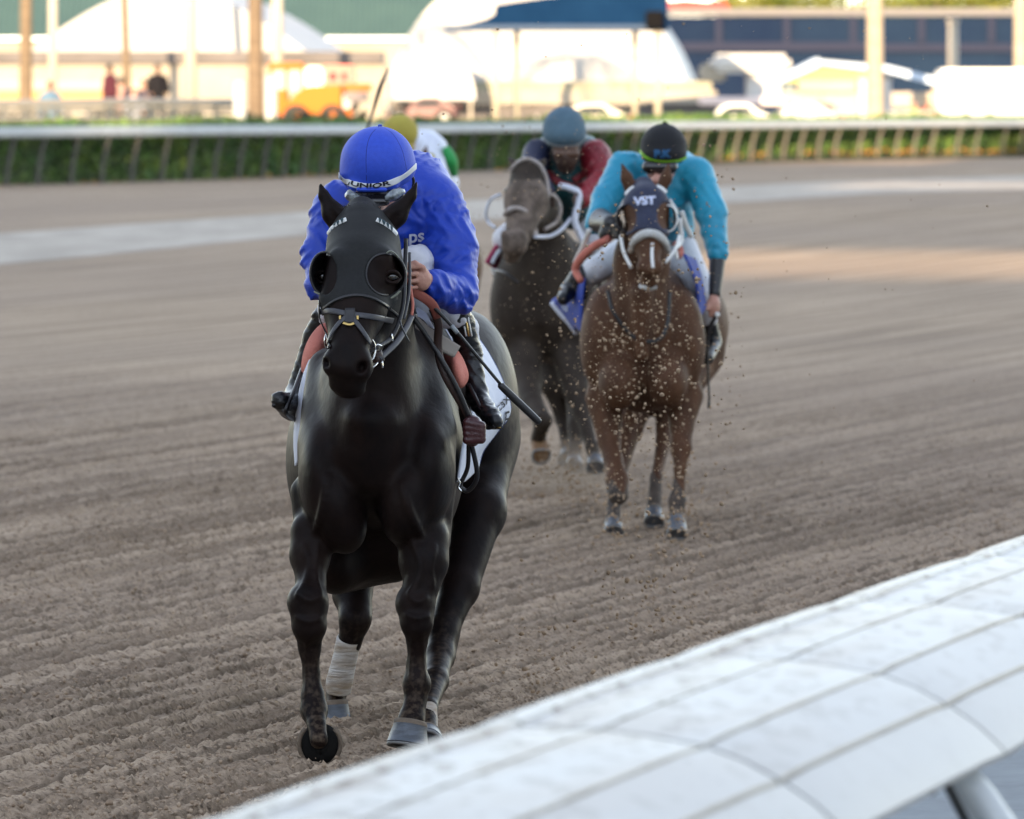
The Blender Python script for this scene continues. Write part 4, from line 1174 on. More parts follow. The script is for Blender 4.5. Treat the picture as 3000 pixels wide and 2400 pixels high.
Bd = [  # neck and trunk
    C((1062, 700, 18.92, 66), (1088, 860, 19.02, 96), .06), C((1088, 860, 19.02, 96), (1098, 1080, 19.16, 140), .10),
    C((1095, 1010, 18.98, 92), (1085, 1300, 19.02, 140), .10),
    E(1105, 1010, 19.66, 120, .38, 165, k=.14),                       # withers
    E(1098, 1290, 19.30, 204, .36, 265, k=.12),                       # chest
    E(1100, 1345, 19.95, 262, .62, 350, k=.12),                       # barrel
    C((1045, 1590, 19.45, 118), (1140, 1590, 19.45, 108), .06),       # breast floor
    C((1010, 1655, 19.55, 82), (1150, 1640, 19.5, 62), .05),
    E(985, 1650, 19.40, 80, .16, 92, k=.05),
    C((1200, 985, 19.35, 62), (1262, 1260, 19.12, 74), .08),          # right shoulder blade
    C((955, 1080, 19.35, 52), (946, 1290, 19.12, 60), .08),
    E(1255, 1375, 19.08, 80, .22, 170, (0, 0, 0), .05), E(940, 1385, 19.08, 66, .20, 150, None, .05),
    E(1190, 1470, 19.00, 80, .165, 128, (0, 7, 0), .036),              # breast muscle, viewer right
    E(985, 1470, 19.02, 78, .16, 126, (0, -7, 0), .036),
    E(1012, 1556, 19.02, 58, .10, 66, None, .05),
    C((1060, 1230, 18.86, 40), (1078, 1390, 18.93, 24), .07), C((1120, 1240, 18.88, 36), (1108, 1390, 18.93, 22), .07),
    C((1290, 1450, 19.12, 42), (1275, 1590, 19.08, 44), .025), C((890, 1440, 19.15, 40), (905, 1560, 19.1, 42), .03),
    # croup and haunches
    E(1268, 1100, 21.0, 190, .42, 210, k=.12), E(1385, 1185, 20.85, 136, .42, 270, (0, -3, 0), .07), E(1130, 1185, 20.95, 140, .42, 270, None, .08),
    E(1225, 1040, 20.45, 150, .5, 190, k=.14),
    C((1425, 1290, 20.85, 92), (1400, 1500, 20.45, 76), .05), C((1400, 1500, 20.45, 76), (1345, 1723, 20.2, 56), .05),
    C((1345, 1723, 20.2, 56), (1298, 1850, 20.05, 42), .03), C((1298, 1850, 20.05, 42), (1288, 1925, 19.95, 40), .03), C((1288, 1925, 19.95, 40), (1276, 1995, 19.75, 37), .03),
    C((1276, 1995, 19.75, 37), (1255, 2075, 19.5, 26), .02), C((1255, 2075, 19.5, 26), (1258, 2160, 19.3, 24), .02),
    C((1330, 1830, 20.12, 14), (1322, 1925, 20.0, 12), .03),
    C((1110, 1300, 20.85, 110), (1060, 1560, 20.35, 84), .05), C((1060, 1560, 20.35, 84), (1032, 1740, 20.05, 54), .05),
    C((1032, 1740, 20.05, 54), (1040, 1815, 19.95, 42), .03), E(1050, 1790, 20.0, 36, .05, 60, (0, -12, 0), .03), C((1040, 1815, 19.95, 42), (1025, 1880, 19.97, 34), .03),
    C((1060, 1840, 20.05, 15), (1045, 1880, 20.05, 12), .02), C((1025, 1880, 19.97, 30), (985, 2045, 20.10, 24), .02), C((985, 2020, 20.1, 30), (984, 2062, 20.05, 26), .02),
    # viewer-left foreleg
    C((912, 1560, 19.05, 62), (908, 1630, 19.02, 55), .03), C((908, 1630, 19.02, 55), (914, 1712, 18.96, 40), .03),
    C((912, 1712, 18.95, 40), (902, 1765, 18.90, 56), .02), C((902, 1765, 18.90, 56), (906, 1835, 18.88, 49), .02), C((906, 1835, 18.90, 49), (907, 1896, 18.92, 31), .02),
    C((907, 1896, 18.92, 31), (912, 1975, 18.92, 24), .02), C((912, 1975, 18.92, 24), (916, 2040, 18.9, 33), .015), C((916, 2040, 18.9, 33), (920, 2082, 18.88, 39), .015), C((920, 2082, 18.88, 39), (928, 2125, 18.82, 27), .015), C((928, 2125, 18.82, 27), (934, 2168, 18.775, 27), .01),
    E(868, 1760, 18.93, 24, .04, 36, None, .02), E(940, 1770, 18.93, 20, .04, 40, None, .02), E(885, 1690, 18.98, 12, .02, 60, (0, 10, 0), .03),
    # viewer-right foreleg
    C((1240, 1580, 19.02, 76), (1241, 1650, 18.98, 68), .03), C((1241, 1650, 18.98, 68), (1236, 1710, 18.95, 50), .03),
    C((1236, 1710, 18.95, 50), (1218, 1772, 18.92, 53), .02), C((1218, 1772, 18.92, 53), (1221, 1825, 18.90, 46), .02), C((1221, 1825, 18.90, 46), (1222, 1875, 18.92, 29), .02),
    C((1222, 1875, 18.92, 29), (1219, 1945, 18.93, 26), .02), C((1219, 1945, 18.93, 28), (1221, 2005, 18.92, 40), .015), C((1221, 2005, 18.92, 40), (1217, 2055, 18.90, 31), .015), C((1217, 2055, 18.9, 31), (1205, 2112, 18.86, 42), .015),
    E(1185, 1765, 18.94, 24, .04, 38, None, .02), E(1250, 1790, 18.95, 20, .04, 46, None, .02), C((1222, 1700, 18.91, 12), (1240, 1610, 18.93, 14), .04),
    C((1280, 1600, 19.0, 22), (1268, 1700, 18.98, 16), .03),
    # tail, streaming behind
    C((1275, 980, 21.35, 40), (1300, 1080, 21.75, 45), .05), C((1300, 1080, 21.75, 45), (1310, 1350, 21.9, 34), .05), C((1310, 1350, 21.9, 34), (1300, 1560, 21.9, 8), .05),
]
# soft muscle cuts: grooves that the photograph shows
Bd += [
    C((1095, 1330, 18.80, 6), (1085, 1520, 18.88, 10), .05, '-'),
    C((1290, 1030, 19.02, 6), (1352, 1330, 18.95, 8), .05, '-'),
    C((1310, 1450, 18.88, 3), (1262, 1580, 18.84, 4), .035, '-'),
    C((1120, 1540, 18.83, 5), (1165, 1625, 18.90, 5), .035, '-'),
]
lead_prims = Hd + ears + Bd
def vein(pts, r=4.0, k=.012, D0=18.9):
    o = []
    for x, y in cr(np.array(pts, float), 4):
        d = hit(Bd, x, y, 18.5, 20.6)
        if d is not None: o.append((x, y, d + .001))
    for p0, p1 in zip(o[:-1], o[1:]):
        if abs(p0[2] - p1[2]) < .05: VN.append(C((*p0, r), (*p1, r), k))
VN = []
vein([(1205, 1580), (1230, 1640), (1225, 1700), (1200, 1740)], 5, .014); vein([(1275, 1600), (1262, 1660), (1268, 1720)], 4)
vein([(890, 1600), (905, 1660), (890, 1715), (872, 1745)], 5, .014); vein([(930, 1590), (925, 1680), (940, 1740)], 4); vein([(1212, 1850), (1208, 1930), (1203, 1990)], 5, .01); vein([(1236, 1850), (1238, 1930), (1245, 1990)], 4, .01)
vein([(898, 1880), (902, 1960), (898, 2030)], 4, .01); vein([(1200, 1740), (1222, 1765), (1250, 1750)], 5, .012); vein([(1190, 1800), (1220, 1812), (1255, 1805)], 5, .012)
vein([(875, 1740), (905, 1760), (940, 1745)], 5, .012); vein([(870, 1810), (905, 1822), (938, 1812)], 5, .012); vein([(1180, 1420), (1200, 1500), (1235, 1570)], 6, .02); vein([(960, 1400), (945, 1490), (925, 1560)], 6, .02)
Bd += VN
link('body', sdf_mesh('body', HdN + ears + Bd, 0.0074, smooth=1), m_dark, lead)

# hood: close-fitting black fabric shell over the head, cut away round the eyes and below the cheek line
m_hood = mat('black_lycra_hood', (0.008, 0.0085, 0.009), 0.7, (0.012, 0.0125, 0.013), 90, bump=0.15, bscale=350, spec=.3)
def hood_cut(X, f):
    x, y, z = X
    py_ = YH + (CAM_H - z) * K / y; px_ = 1500 + x * K / y
    lim = 872 + 0.0042 * (px_ - 1045) ** 2 + 26 * np.exp(-((px_ - 935) / 16) ** 2)
    f = np.maximum(f, (py_ - lim) * 18.5 / K)
    f = np.maximum(f, y - 18.98)
    e1 = np.sqrt(((px_ - 1126) / 54) ** 2 + ((py_ - 805) / 60) ** 2); e2 = np.sqrt(((px_ - 952) / 34) ** 2 + ((py_ - 803) / 60) ** 2)
    f = np.where(y < 18.9, np.maximum(f, (1 - e1) * .05), f); f = np.where(y < 18.9, np.maximum(f, (1 - e2) * .04), f)
    return f
hood = link('hood', sdf_mesh('hood', Hd + ears[:0], 0.0062, extra=hood_cut, infl=0.0045, smooth=2), m_hood, lead)
# hood edge binding and the seam round each eye opening
binding = [(x, 866 + 0.0042 * (x - 1045) ** 2) for x in np.linspace(948, 1165, 12)]
strap(Hd, binding, 0.0042, m_black, 'binding', hood, 18.6, infl=.005, lift=.001)
strap(Hd, [(1126 + 54 * math.cos(a), 805 + 60 * math.sin(a)) for a in np.linspace(math.pi * .45, math.pi * 1.6, 14)], 0.0028, m_black, 'binding', hood, 18.6, infl=.005, lift=.0)
# ear cuffs: white with dark teeth
m_teal = mat('dark_teal_trim', (0.01, 0.04, 0.055), 0.6); m_ivory = mat('ivory_trim', (0.72, 0.73, 0.72), 0.5)
for pts in ([(966, 684), (978, 668), (996, 655), (1016, 645)], [(1102, 646), (1122, 656), (1142, 670), (1158, 686)]):
    c2 = cr(np.array(pts, float), 8)
    ds = [(hit(Hd + ears, x, y, 18.3, 19.2) or 18.75) for x, y in c2]
    ds = np.minimum(ds, np.mean(ds) + .03)
    W = [P(x, y, d - .006) for (x, y), d in zip(c2, ds)]
    o = MB().tube(W, .0105, 10, 1).build('ear_cuff', m_ivory, hood, smooth=True)
    for k in range(1, 5):
        i = int(k / 5 * (len(c2) - 1)); j = int((k - .35) / 5 * (len(c2) - 1)); l_ = int((k + .3) / 5 * (len(c2) - 1))
        u = np.array([0, -.012, 0])
        MB().add([W[j] + u + (0, 0, .0095), W[l_] + u + (0, 0, .0095), W[i] + u * 1.05 - (0, 0, .004), W[j] + u * .7 + (0, 0, .013), W[l_] + u * .7 + (0, 0, .013)], [(0, 1, 2), (3, 4, 1, 0)]).build('ear_cuff_tooth', m_teal, hood, solid=.0015)
# eye cups (half bowls) either side
def cup(cx, cy, D, rx, ry, depth, side, parent):
    G = []
    for t in np.linspace(0, 1, 9):
        row = []
        for a in np.linspace(-1.75, 1.75, 25):
            k = math.sin(t * math.pi / 2)
            row.append(P(cx + side * rx * math.cos(a) * (0.15 + .85 * k), cy + ry * math.sin(a) * (0.45 + .55 * k), D - depth * t) )
        G.append(row)
    o = MB().grid(G).build('blinker_cup', m_hood, parent, smooth=True, solid=.004)
    MB().tube([g for g in G[-1]], .0042, 8, 1).build('cup_rim', m_black, o, smooth=True)
    return o
cup(1128, 805, 18.74, 60, 64, .20, 1, hood)
cup(950, 801, 18.72, 41, 62, .20, -1, hood)
# stitched crescents where the cups meet the hood
m_crease = mat('worn_cup_edge', (0.16, 0.17, 0.13), 0.5)
MB().tube([P(1119, 866, 18.55), P(1135, 874, 18.52), P(1155, 868, 18.53), P(1172, 852, 18.54)], .004, 6, 5).build('cup_stitching', m_crease, hood, smooth=True)
MB().tube([P(1133, 742, 18.5), P(1142, 736, 18.5), P(1156, 742, 18.52), P(1168, 756, 18.54)], .0026, 6, 5).build('cup_stitching', m_crease, hood, smooth=True)
MB().tube([P(921, 855, 18.52), P(935, 862, 18.5), P(948, 868, 18.5), P(954, 862, 18.5)], .003, 6, 5).build('cup_stitching', m_crease, hood, smooth=True)
# eyes
for x, y, D in ((1150, 812, 18.60), (945, 812, 18.595)):
    d = hit(Hd, x, y, 18.2, 19.0) or D
    b = bmesh.new(); bmesh.ops.create_uvsphere(b, u_segments=20, v_segments=12, radius=.0235)
    for v in b.verts: v.co = Vector(P(x, y, d + .006)) + v.co
    me = bpy.data.meshes.new('eye'); b.to_mesh(me); b.free(); link('eye', me, m_eye, lead)
    for sg, nm in ((1, 'upper_eyelid'), (-1, 'lower_eyelid')):
        MB().tube([P(x - 24, y + 2, d - .003), P(x - 8, y - sg * 15, d - .020), P(x + 10, y - sg * 15, d - .018), P(x + 24, y + 2, d + .005)], .006, 8, 5).build(nm, m_dark, lead, smooth=True)
# forelock wisps
V = []; F = []
for i in range(420):
    a = random.uniform(-1, 1); x0_, y0_ = 1062 + 38 * a, 622 + 10 * abs(a)
    L_ = random.uniform(18, 46); dx_ = a * 26 + random.uniform(-16, 16)
    d_ = 18.78 + random.uniform(-.02, .04)
    p0, p1, p2 = P(x0_, y0_, d_), P(x0_ + dx_ * .5, y0_ - L_ * .7, d_), P(x0_ + dx_ * 1.3, y0_ - L_ * .95 + random.uniform(0, 18), d_ + .01)
    w_ = np.array([.0012, 0, 0]); k0 = len(V); V += [p0 - w_, p0 + w_, p1 + w_ * .8, p1 - w_ * .8, p2]
    F += [(k0, k0 + 1, k0 + 2, k0 + 3), (k0 + 3, k0 + 2, k0 + 4)]
MB().add(V, F).build('forelock', mat('dark_mane_hair', (.03, .03, .034), .5), lead)

# bridle
bri = empty('bridle', P(1040, 900, 18.4), 'x', 'x')
for k_ in ('label', 'category'): del bri[k_]
bri.parent = lead; bri.matrix_parent_inverse = Matrix.Translation(-lead.location)
def bpart(o):
    o.matrix_parent_inverse = Matrix.Translation(-Vector(bri.location)); return o
m_strap = mat('dull_black_strap', (0.038, 0.038, 0.046), 0.42)
bpart(strap(Hd, [(940, 913), (975, 912), (1020, 921)], .0098, m_strap, 'noseband', bri, 18.5, thick=.3))
bpart(strap(Hd, [(1028, 922), (1090, 929), (1148, 939)], .0098, m_strap, 'noseband', bri, 18.5, thick=.3))
bpart(strap(Hd, [(1020, 928), (998, 947), (978, 975), (964, 1006)], .0085, m_strap, 'crossed_strap', bri, 18.45, thick=.3, lift=.007))
bpart(strap(Hd, [(1030, 930), (1050, 958), (1068, 985), (1080, 1006)], .0085, m_strap, 'crossed_strap', bri, 18.45, thick=.3, lift=.007))
bpart(strap(Hd, [(1026, 905), (1024, 950)], .017, m_black, 'nose_disc', bri, 18.45, thick=.2, lift=.006))
bpart(strap(Hd, [(1008, 951), (1024, 956), (1036, 952)], .0042, m_brass, 'nose_tag', bri, 18.45, lift=.012))
for x in (1000, 1046): bpart(strap(Hd, [(x, 928), (x, 940)], .0035, m_brass, 'ring', bri, 18.45, lift=.01))
bpart(strap(Hd, [(938, 880), (940, 930), (958, 975), (968, 1020)], .0072, m_black, 'cheek_strap', bri, 18.6, thick=.35))
bpart(MB().tube([P(1190, 700, 18.82), P(1186, 800, 18.72), P(1180, 900, 18.66), P(1150, 985, 18.56), P(1100, 1020, 18.47)], .0075, 8, 6, flat=.4).build('cheek_strap', m_black, bri, smooth=True))
bpart(MB().tube([P(1200, 740, 18.84), P(1199, 850, 18.74), P(1184, 935, 18.64)], .005, 8, 6, flat=.5).build('cheek_strap', m_strap, bri, smooth=True))
def ring_(cx, cy, D, r, m, nm, th=.0028, tilt=.5):
    pts = [P(cx + r * math.cos(a) * tilt, cy + r * math.sin(a), D + .02 * math.cos(a)) for a in np.linspace(0, 2 * math.pi, 20)]
    return bpart(MB().tube(pts, th, 6, 1).build(nm, m, bri, smooth=True))
ring_(1087, 1025, 18.42, 30, m_metal, 'bit_ring', tilt=.42); ring_(958, 1000, 18.48, 20, m_metal, 'bit_ring', tilt=.35)
bpart(MB().tube([P(1094, 1018, 18.46), P(1105, 1010, 18.46), P(1118, 1014, 18.48)], .0035, 8, 6).build('bit_cheek', m_metal, bri, smooth=True))
bpart(MB().tube([P(1088, 1078, 18.45), P(1098, 1072, 18.46), P(1106, 1063, 18.48)], .003, 8, 6).build('bit_cheek', m_metal, bri, smooth=True))
bpart(MB().tube([P(1119, 1058, 18.5), P(1121, 1078, 18.5)], .0035, 8, 3).build('buckle', m_metal, bri, smooth=True))
bpart(MB().tube([P(1147, 978, 18.55), P(1150, 1000, 18.55)], .0035, 8, 3).build('buckle', m_metal, bri, smooth=True))
bpart(MB().tube([P(1100, 1030, 18.52), P(1108, 1060, 18.52)], .022, 10, 4).build('bit_guard', m_brownl, bri, smooth=True))
bpart(MB().tube([P(1112, 1050, 18.5), P(1160, 1005, 18.6), P(1190, 960, 18.7), P(1206, 925, 18.78)], .0105, 8, 6, flat=.35).build('rein', m_strap, bri, smooth=True))
bpart(MB().tube([P(1206, 925, 18.78), P(1209, 890, 18.8), P(1203, 850, 18.82), P(1196, 818, 18.84)], .0055, 8, 6).build('rein_grip', m_salmon, bri, smooth=True))
bpart(MB().tube([P(1172, 940, 18.6), P(1178, 960, 18.58), P(1198, 1000, 18.6)], .0028, 6, 5).build('strap_end', m_strap, bri, smooth=True))

# breastgirth / martingale strap down the neck, second rein loop and knot
tack = empty('saddle', P(1180, 950, 19.9), 'x', 'x')
for k_ in ('label', 'category'): del tack[k_]
tack.parent = lead; tack.matrix_parent_inverse = Matrix.Translation(-lead.location)
def tpart(o):
    o.matrix_parent_inverse = Matrix.Translation(-Vector(tack.location)); return o
tpart(MB().tube([P(1205, 850, 18.9), P(1262, 888, 18.95), P(1283, 930, 19.0)], .0165, 10, 6, flat=.4).build('rein_grip', mat('rust_rubber', (.26, .07, .05), .7), tack, smooth=True))
tpart(MB().tube([P(1268, 905, 18.97), P(1284, 950, 19.02), P(1283, 1010, 19.05), P(1290, 1060, 19.05), P(1310, 1110, 19.04), P(1345, 1170, 19.05), P(1378, 1230, 19.06)], .0145, 8, 6, flat=.3).build('rein', m_brownl, tack, smooth=True))
tpart(MB().tube([P(1210, 930, 19.05), P(1250, 985, 19.05), P(1300, 1065, 19.03), P(1345, 1150, 19.03), P(1376, 1225, 19.04)], .0085, 8, 6, flat=.4).build('rein', m_black, tack, smooth=True))
b = MB()
for k in range(26):
    a = k * .62; rr = .030 + .004 * math.sin(k)
    if k: b.tube([prev, P(1385 + 26 * math.cos(a), 1262 + k * .9 - 12 + 12 * math.sin(a * .7), 19.03 + .028 * math.sin(a))], .017, 8, 1)
    prev = P(1385 + 26 * math.cos(a), 1262 + k * .9 - 12 + 12 * math.sin(a * .7), 19.03 + .028 * math.sin(a))
sub = [('c', P(1385, 1245, 19.03), P(1383, 1285, 19.03), .033, .028, .01)] + [('c', P(1368, 1238 + q_ * 17, 19.01), P(1410, 1248 + q_ * 13, 19.01), .015, .016, .004) for q_ in range(4)]
tpart(link('rein_knot', sdf_mesh('rein_knot', sub, .003), mat('oxblood_leather', (.05, .012, .014), .32, bump=.2, bscale=90), tack))
tpart(MB().tube([P(1373, 1300, 19.05), P(1370, 1370, 19.1), P(1350, 1415, 19.12), P(1345, 1430, 19.12)], .0075, 8, 6, flat=.5).build('girth_strap', m_black, tack, smooth=True))
tpart(MB().tube([P(1381, 1300, 19.05), P(1396, 1370, 19.08), P(1394, 1410, 19.1), P(1370, 1438, 19.12), P(1346, 1428, 19.12)], .0085, 8, 6, flat=.5).build('girth_strap', m_black, tack, smooth=True))
tpart(MB().tube([P(1341, 1400, 19.1), P(1347, 1415, 19.1), P(1343, 1428, 19.1), P(1352, 1440, 19.1)], .0035, 6, 6).build('buckle', m_metal, tack, smooth=True))
# salmon foam and saddle cloth
tpart(link('foam_pad', sdf_mesh('foam_pad', [E(928, 1030, 19.50, 34, .10, 66, (0, 18, 0), .02), C((905, 1085, 19.48, 14), (955, 965, 19.48, 16), .05)], .006), m_salmon, tack))
tpart(link('foam_pad', sdf_mesh('foam_pad', [E(1338, 1085, 19.42, 22, .10, 52, (0, -12, 0), .02), C((1310, 1020, 19.45, 14), (1350, 1100, 19.42, 14), .05)], .006), m_salmon, tack))
tpart(MB().grid(patch([[(1212, 925, 19.32), (1250, 955, 19.3), (1295, 985, 19.28), (1345, 1016, 19.3)], [(1212, 965, 19.28), (1250, 1002, 19.27), (1290, 1030, 19.26), (1326, 1048, 19.28)]], 6, 5)).build('under_pad', mat('grey_beige_felt', (.30, .265, .235), .95), tack, smooth=True, solid=.012))
tpart(MB().grid(patch([[(1240, 905, 19.5), (1258, 935, 19.4), (1275, 965, 19.38)], [(1218, 905, 19.5), (1225, 930, 19.42), (1248, 950, 19.4)]], 6, 5)).build('saddle_cloth_flap', m_cloth, tack, smooth=True, solid=.006))
fr_edge = [(1300, 960, 19.72), (1345, 1050, 19.60), (1366, 1150, 19.56), (1376, 1200, 19.55), (1356, 1290, 19.52), (1346, 1350, 19.5), (1338, 1412, 19.5)]
md_edge = [(1350, 960, 19.95), (1400, 1050, 19.9), (1425, 1150, 19.86), (1430, 1220, 19.85), (1410, 1290, 19.83), (1385, 1350, 19.82), (1360, 1408, 19.8)]
re_edge = [(1380, 968, 20.2), (1430, 1040, 20.15), (1470, 1120, 20.1), (1492, 1204, 20.08), (1452, 1266, 20.05), (1412, 1320, 20.02), (1398, 1372, 20.0)]
CG = patch([fr_edge, md_edge, re_edge], 7, 8)
cloth = tpart(MB().grid(CG).build('saddle_cloth', m_cloth, tack, smooth=True, solid=.006))
MB().tube(CG[-1][::4], .008, 8, 2, flat=.5).build('cloth_trim', mat('navy_trim', (.02, .04, .16), .7), cloth, smooth=True)
cl2 = patch([[(915, 1050, 19.40), (902, 1110, 19.38), (884, 1200, 19.36), (876, 1290, 19.36), (868, 1362, 19.40)],
             [(902, 1055, 19.45), (882, 1120, 19.43), (866, 1210, 19.42), (860, 1290, 19.43), (863, 1366, 19.45)],
             [(900, 1050, 19.75), (884, 1120, 19.72), (868, 1210, 19.72), (862, 1290, 19.72), (868, 1350, 19.72)]], 7, 5)
tpart(MB().grid(cl2).build('saddle_cloth', m_cloth, tack, smooth=True, solid=.006))
# lettering lies on the cloth
def on_patch(G, u0, v0, du, dv, off=.011):
    """bilinear lookup on the patch grid; (u down, v back)"""
    a, b_ = G.shape[:2]
    def f(u, v):
        uu = np.clip(u0 + du[0] * u + dv[0] * v, 0, 1) * (b_ - 1); vv = np.clip(v0 + du[1] * u + dv[1] * v, 0, 1) * (a - 1)
        i, j = int(min(uu, b_ - 2)), int(min(vv, a - 2)); fu, fv = uu - i, vv - j
        p = G[j, i] * (1 - fu) * (1 - fv) + G[j, i + 1] * fu * (1 - fv) + G[j + 1, i] * (1 - fu) * fv + G[j + 1, i + 1] * fu * fv
        n_ = np.cross(G[j + 1, i] - G[j, i], G[j, i + 1] - G[j, i]); n_ /= np.linalg.norm(n_) + 1e-9
        if n_[1] > 0: n_ = -n_
        return p + n_ * off
    return f
text_on('lettering', 'C3X', on_patch(CG, .44, .80, (-.045, .34), (-.095, -.16)), m_letter, cloth, .02)
text_on('lettering', 'E', on_patch(CG, .545, .93, (0.0, .10), (-.060, -.05)), m_letter, cloth, .0)
text_on('lettering', 'UGUR', on_patch(CG, .80, .80, (-.17, .22), (-.05, -.16)), m_letter, cloth, .01)

# hooves and bandages
m_dhoof = mat('dark_sole', (.008, .008, .008), .95, (.012, .011, .010), 20, spec=.1)
h1 = link('hoof', sdf_mesh('hoof', [E(937, 2180, 18.845, 60, .052, 62, (-14, 0, 0), .01), E(937, 2182, 18.77, 44, .03, 44, None, .01, '-'), C((935, 2150, 18.83, 22), (937, 2200, 18.79, 8), .01)], .004), m_dhoof, lead)
MB().tube([P(937 + 61 * math.cos(a_), 2180 + 63 * math.sin(a_), 18.815 + .014 * math.sin(a_)) for a_ in np.linspace(-.25 * math.pi, 1.25 * math.pi, 26)], .0075, 8, 1).build('coronet', m_coronet, h1, smooth=True)
hoof(P(1204, 2112, 18.86), P(1193, 2184, 18.84), .054, .070, lead)
hoof(P(984, 2052, 20.05), P(988, 2116, 20.04), .042, .050, lead, toe=(0.1, -1, 0))
hoof(P(1252, 2160, 19.3), P(1250, 2200, 19.2), .05, .06, lead)
bw = MB(); bw.tube([P(1022, 1872, 19.96), P(1008, 1940, 20.0), P(994, 2000, 20.04), P(992, 2028, 20.05)], [.044, .044, .048, .044], 16, 6); bw.build('leg_bandage', m_wrap, lead, smooth=True)
bw = MB(); bw.tube([P(1257, 2074, 19.48), P(1260, 2120, 19.4), P(1261, 2172, 19.26)], [.028, .027, .026], 16, 6); bw.build('leg_bandage', m_wrap, lead, smooth=True)
def wrinkles(amp, fr, seed=0.0, dirs=((.3, .2, 1), (1, .3, .5), (-.8, .2, .9))):
    def f_(X, f):
        x, y, z = X
        wx_ = np.sin(x * 9 + seed) * .35 + np.sin(z * 7 + seed * 2 + x * 5) * .35
        m = np.abs(f) < 0.03
        tot = 0
        for i, d in enumerate(dirs):
            ph = (x * d[0] + y * d[1] + z * d[2]) * fr * (1 + .37 * i) + wx_ * 2.2 + seed + i
            tot = tot + np.sin(ph) ** 3 * (0.5 + 0.5 * np.sin(x * 11 + z * 13 * (i + 1) + seed))
        return (f - amp * np.abs(tot).astype(np.float32) * m).astype(np.float32)
    return f_


def ball(px, py, D, r_px, m, name, parent, sq=1.0):
    b = bmesh.new(); bmesh.ops.create_uvsphere(b, u_segments=16, v_segments=10, radius=r_px * D / K)
    for v in b.verts: v.co = Vector(P(px, py, D)) + Vector((v.co.x, v.co.y, v.co.z * sq))
    me = bpy.data.meshes.new(name); b.to_mesh(me); b.free(); return link(name, me, m, parent)


# ------------------------------------------------------------ leading rider in royal blue
m_blue_j = mat('royal_blue_nylon', (0.009, 0.050, 0.44), 0.48, (0.007, 0.040, 0.38), 3, spec=0.4, bump=0.25, bscale=22, bstretch=(1, 1, .5))
m_blue_h = mat('royal_blue_helmet_cover', (0.018, 0.068, 0.54), 0.65, (0.014, 0.056, 0.48), 60, bump=0.1, bscale=300)
r1_ = empty('person', P(1120, 900, 19.5), 'jockey in royal blue silks and blue lettered helmet crouching on the leading dark horse', 'person', 'jockeys')
tor = [C((1125, 640, 19.42, 138), (1150, 740, 19.75, 112), .06), C((1005, 605, 19.38, 66), (1240, 590, 19.42, 84), .06), E(1170, 560, 19.62, 128, .24, 110, None, .06), E(1215, 575, 19.55, 110, .2, 120, None, .05)]
armR = [C((1282, 605, 19.40, 74), (1322, 730, 19.30, 72), .05), C((1322, 730, 19.30, 68), (1342, 850, 19.20, 52), .03), C((1342, 858, 19.18, 50), (1262, 826, 18.98, 30), .02), C((1335, 868, 19.18, 42), (1280, 852, 19.02, 32), .03)]
armL = [C((985, 625, 19.38, 66), (938, 745, 19.28, 46), .05), C((938, 745, 19.28, 44), (935, 838, 19.18, 32), .03), C((935, 838, 19.18, 32), (985, 850, 19.05, 28), .02)]
neckh = [C((1110, 560, 19.3, 50), (1105, 520, 19.2, 52), .03), E(1105, 560, 19.12, 62, .10, 72, None, .03), C((1100, 575, 19.01, 11), (1100, 600, 18.99, 13), .015), E(1100, 622, 19.05, 34, .05, 26, None, .02)]
thR = [C((1200, 800, 19.75, 96), (1318, 905, 19.42, 48), .04), C((1318, 905, 19.45, 44), (1362, 960, 19.52, 27), .03), C((1362, 960, 19.52, 27), (1380, 1035, 19.55, 27), .03)]
thL = [C((1100, 800, 19.75, 96), (985, 900, 19.55, 46), .04), C((975, 910, 19.56, 30), (918, 1010, 19.62, 21), .03)]
shR = [C((1322, 905, 19.42, 47), (1350, 950, 19.49, 33), .03), C((1350, 950, 19.49, 33), (1378, 1030, 19.54, 28), .02), C((1374, 1030, 19.54, 27), (1398, 1150, 19.5, 24), .02), C((1398, 1165, 19.5, 27), (1438, 1222, 19.32, 21), .02), C((1438, 1222, 19.32, 20), (1452, 1236, 19.27, 16), .02)]
shL = [C((950, 930, 19.57, 28), (918, 985, 19.6, 22), .02), C((918, 985, 19.6, 22), (874, 1130, 19.62, 24), .02), C((872, 1160, 19.6, 32), (862, 1190, 19.5, 36), .02), C((862, 1190, 19.5, 34), (822, 1174, 19.32, 21), .02)]
# the hand: palm, four curled fingers of different length, thumb from the side of the palm
def fist(cx, cy, D, s, k=1.0):
    out = [('e', P(cx + 8 * s, cy + 4, D + .01), (.036 * k, .030 * k, .044 * k), (0, -12 * s, 0), .008)]
    for i, (dy_, L_) in enumerate(((-30, .95), (-10, 1.05), (11, 1.0), (30, .8))):
        a = P(cx - 6 * s, cy + dy_ * k * D / K * 868, D - .022 * k); b = P(cx - 30 * s * L_ * k, cy + (dy_ + 2) * k, D - .036 * k); c_ = P(cx - 33 * s * L_ * k, cy + (dy_ + 5) * k, D - .002); d_ = P(cx - 12 * s * k, cy + (dy_ + 6) * k, D + .014)
        r_ = (.0098, .0102, .0098, .0086)[i] * k
        out += [('c', a, b, r_ * 1.08, r_, .005), ('c', b, c_, r_, r_ * .95, .003), ('c', c_, d_, r_ * .93, r_ * .85, .003)]
    out += [('c', P(cx + 14 * s, cy - 26 * k, D - .01), P(cx - 10 * s, cy - 42 * k, D - .025 * k), .013 * k, .011 * k, .008), ('c', P(cx - 10 * s, cy - 42 * k, D - .025 * k), P(cx - 32 * s, cy - 38 * k, D - .03 * k), .011 * k, .0092 * k, .004)]
    return out
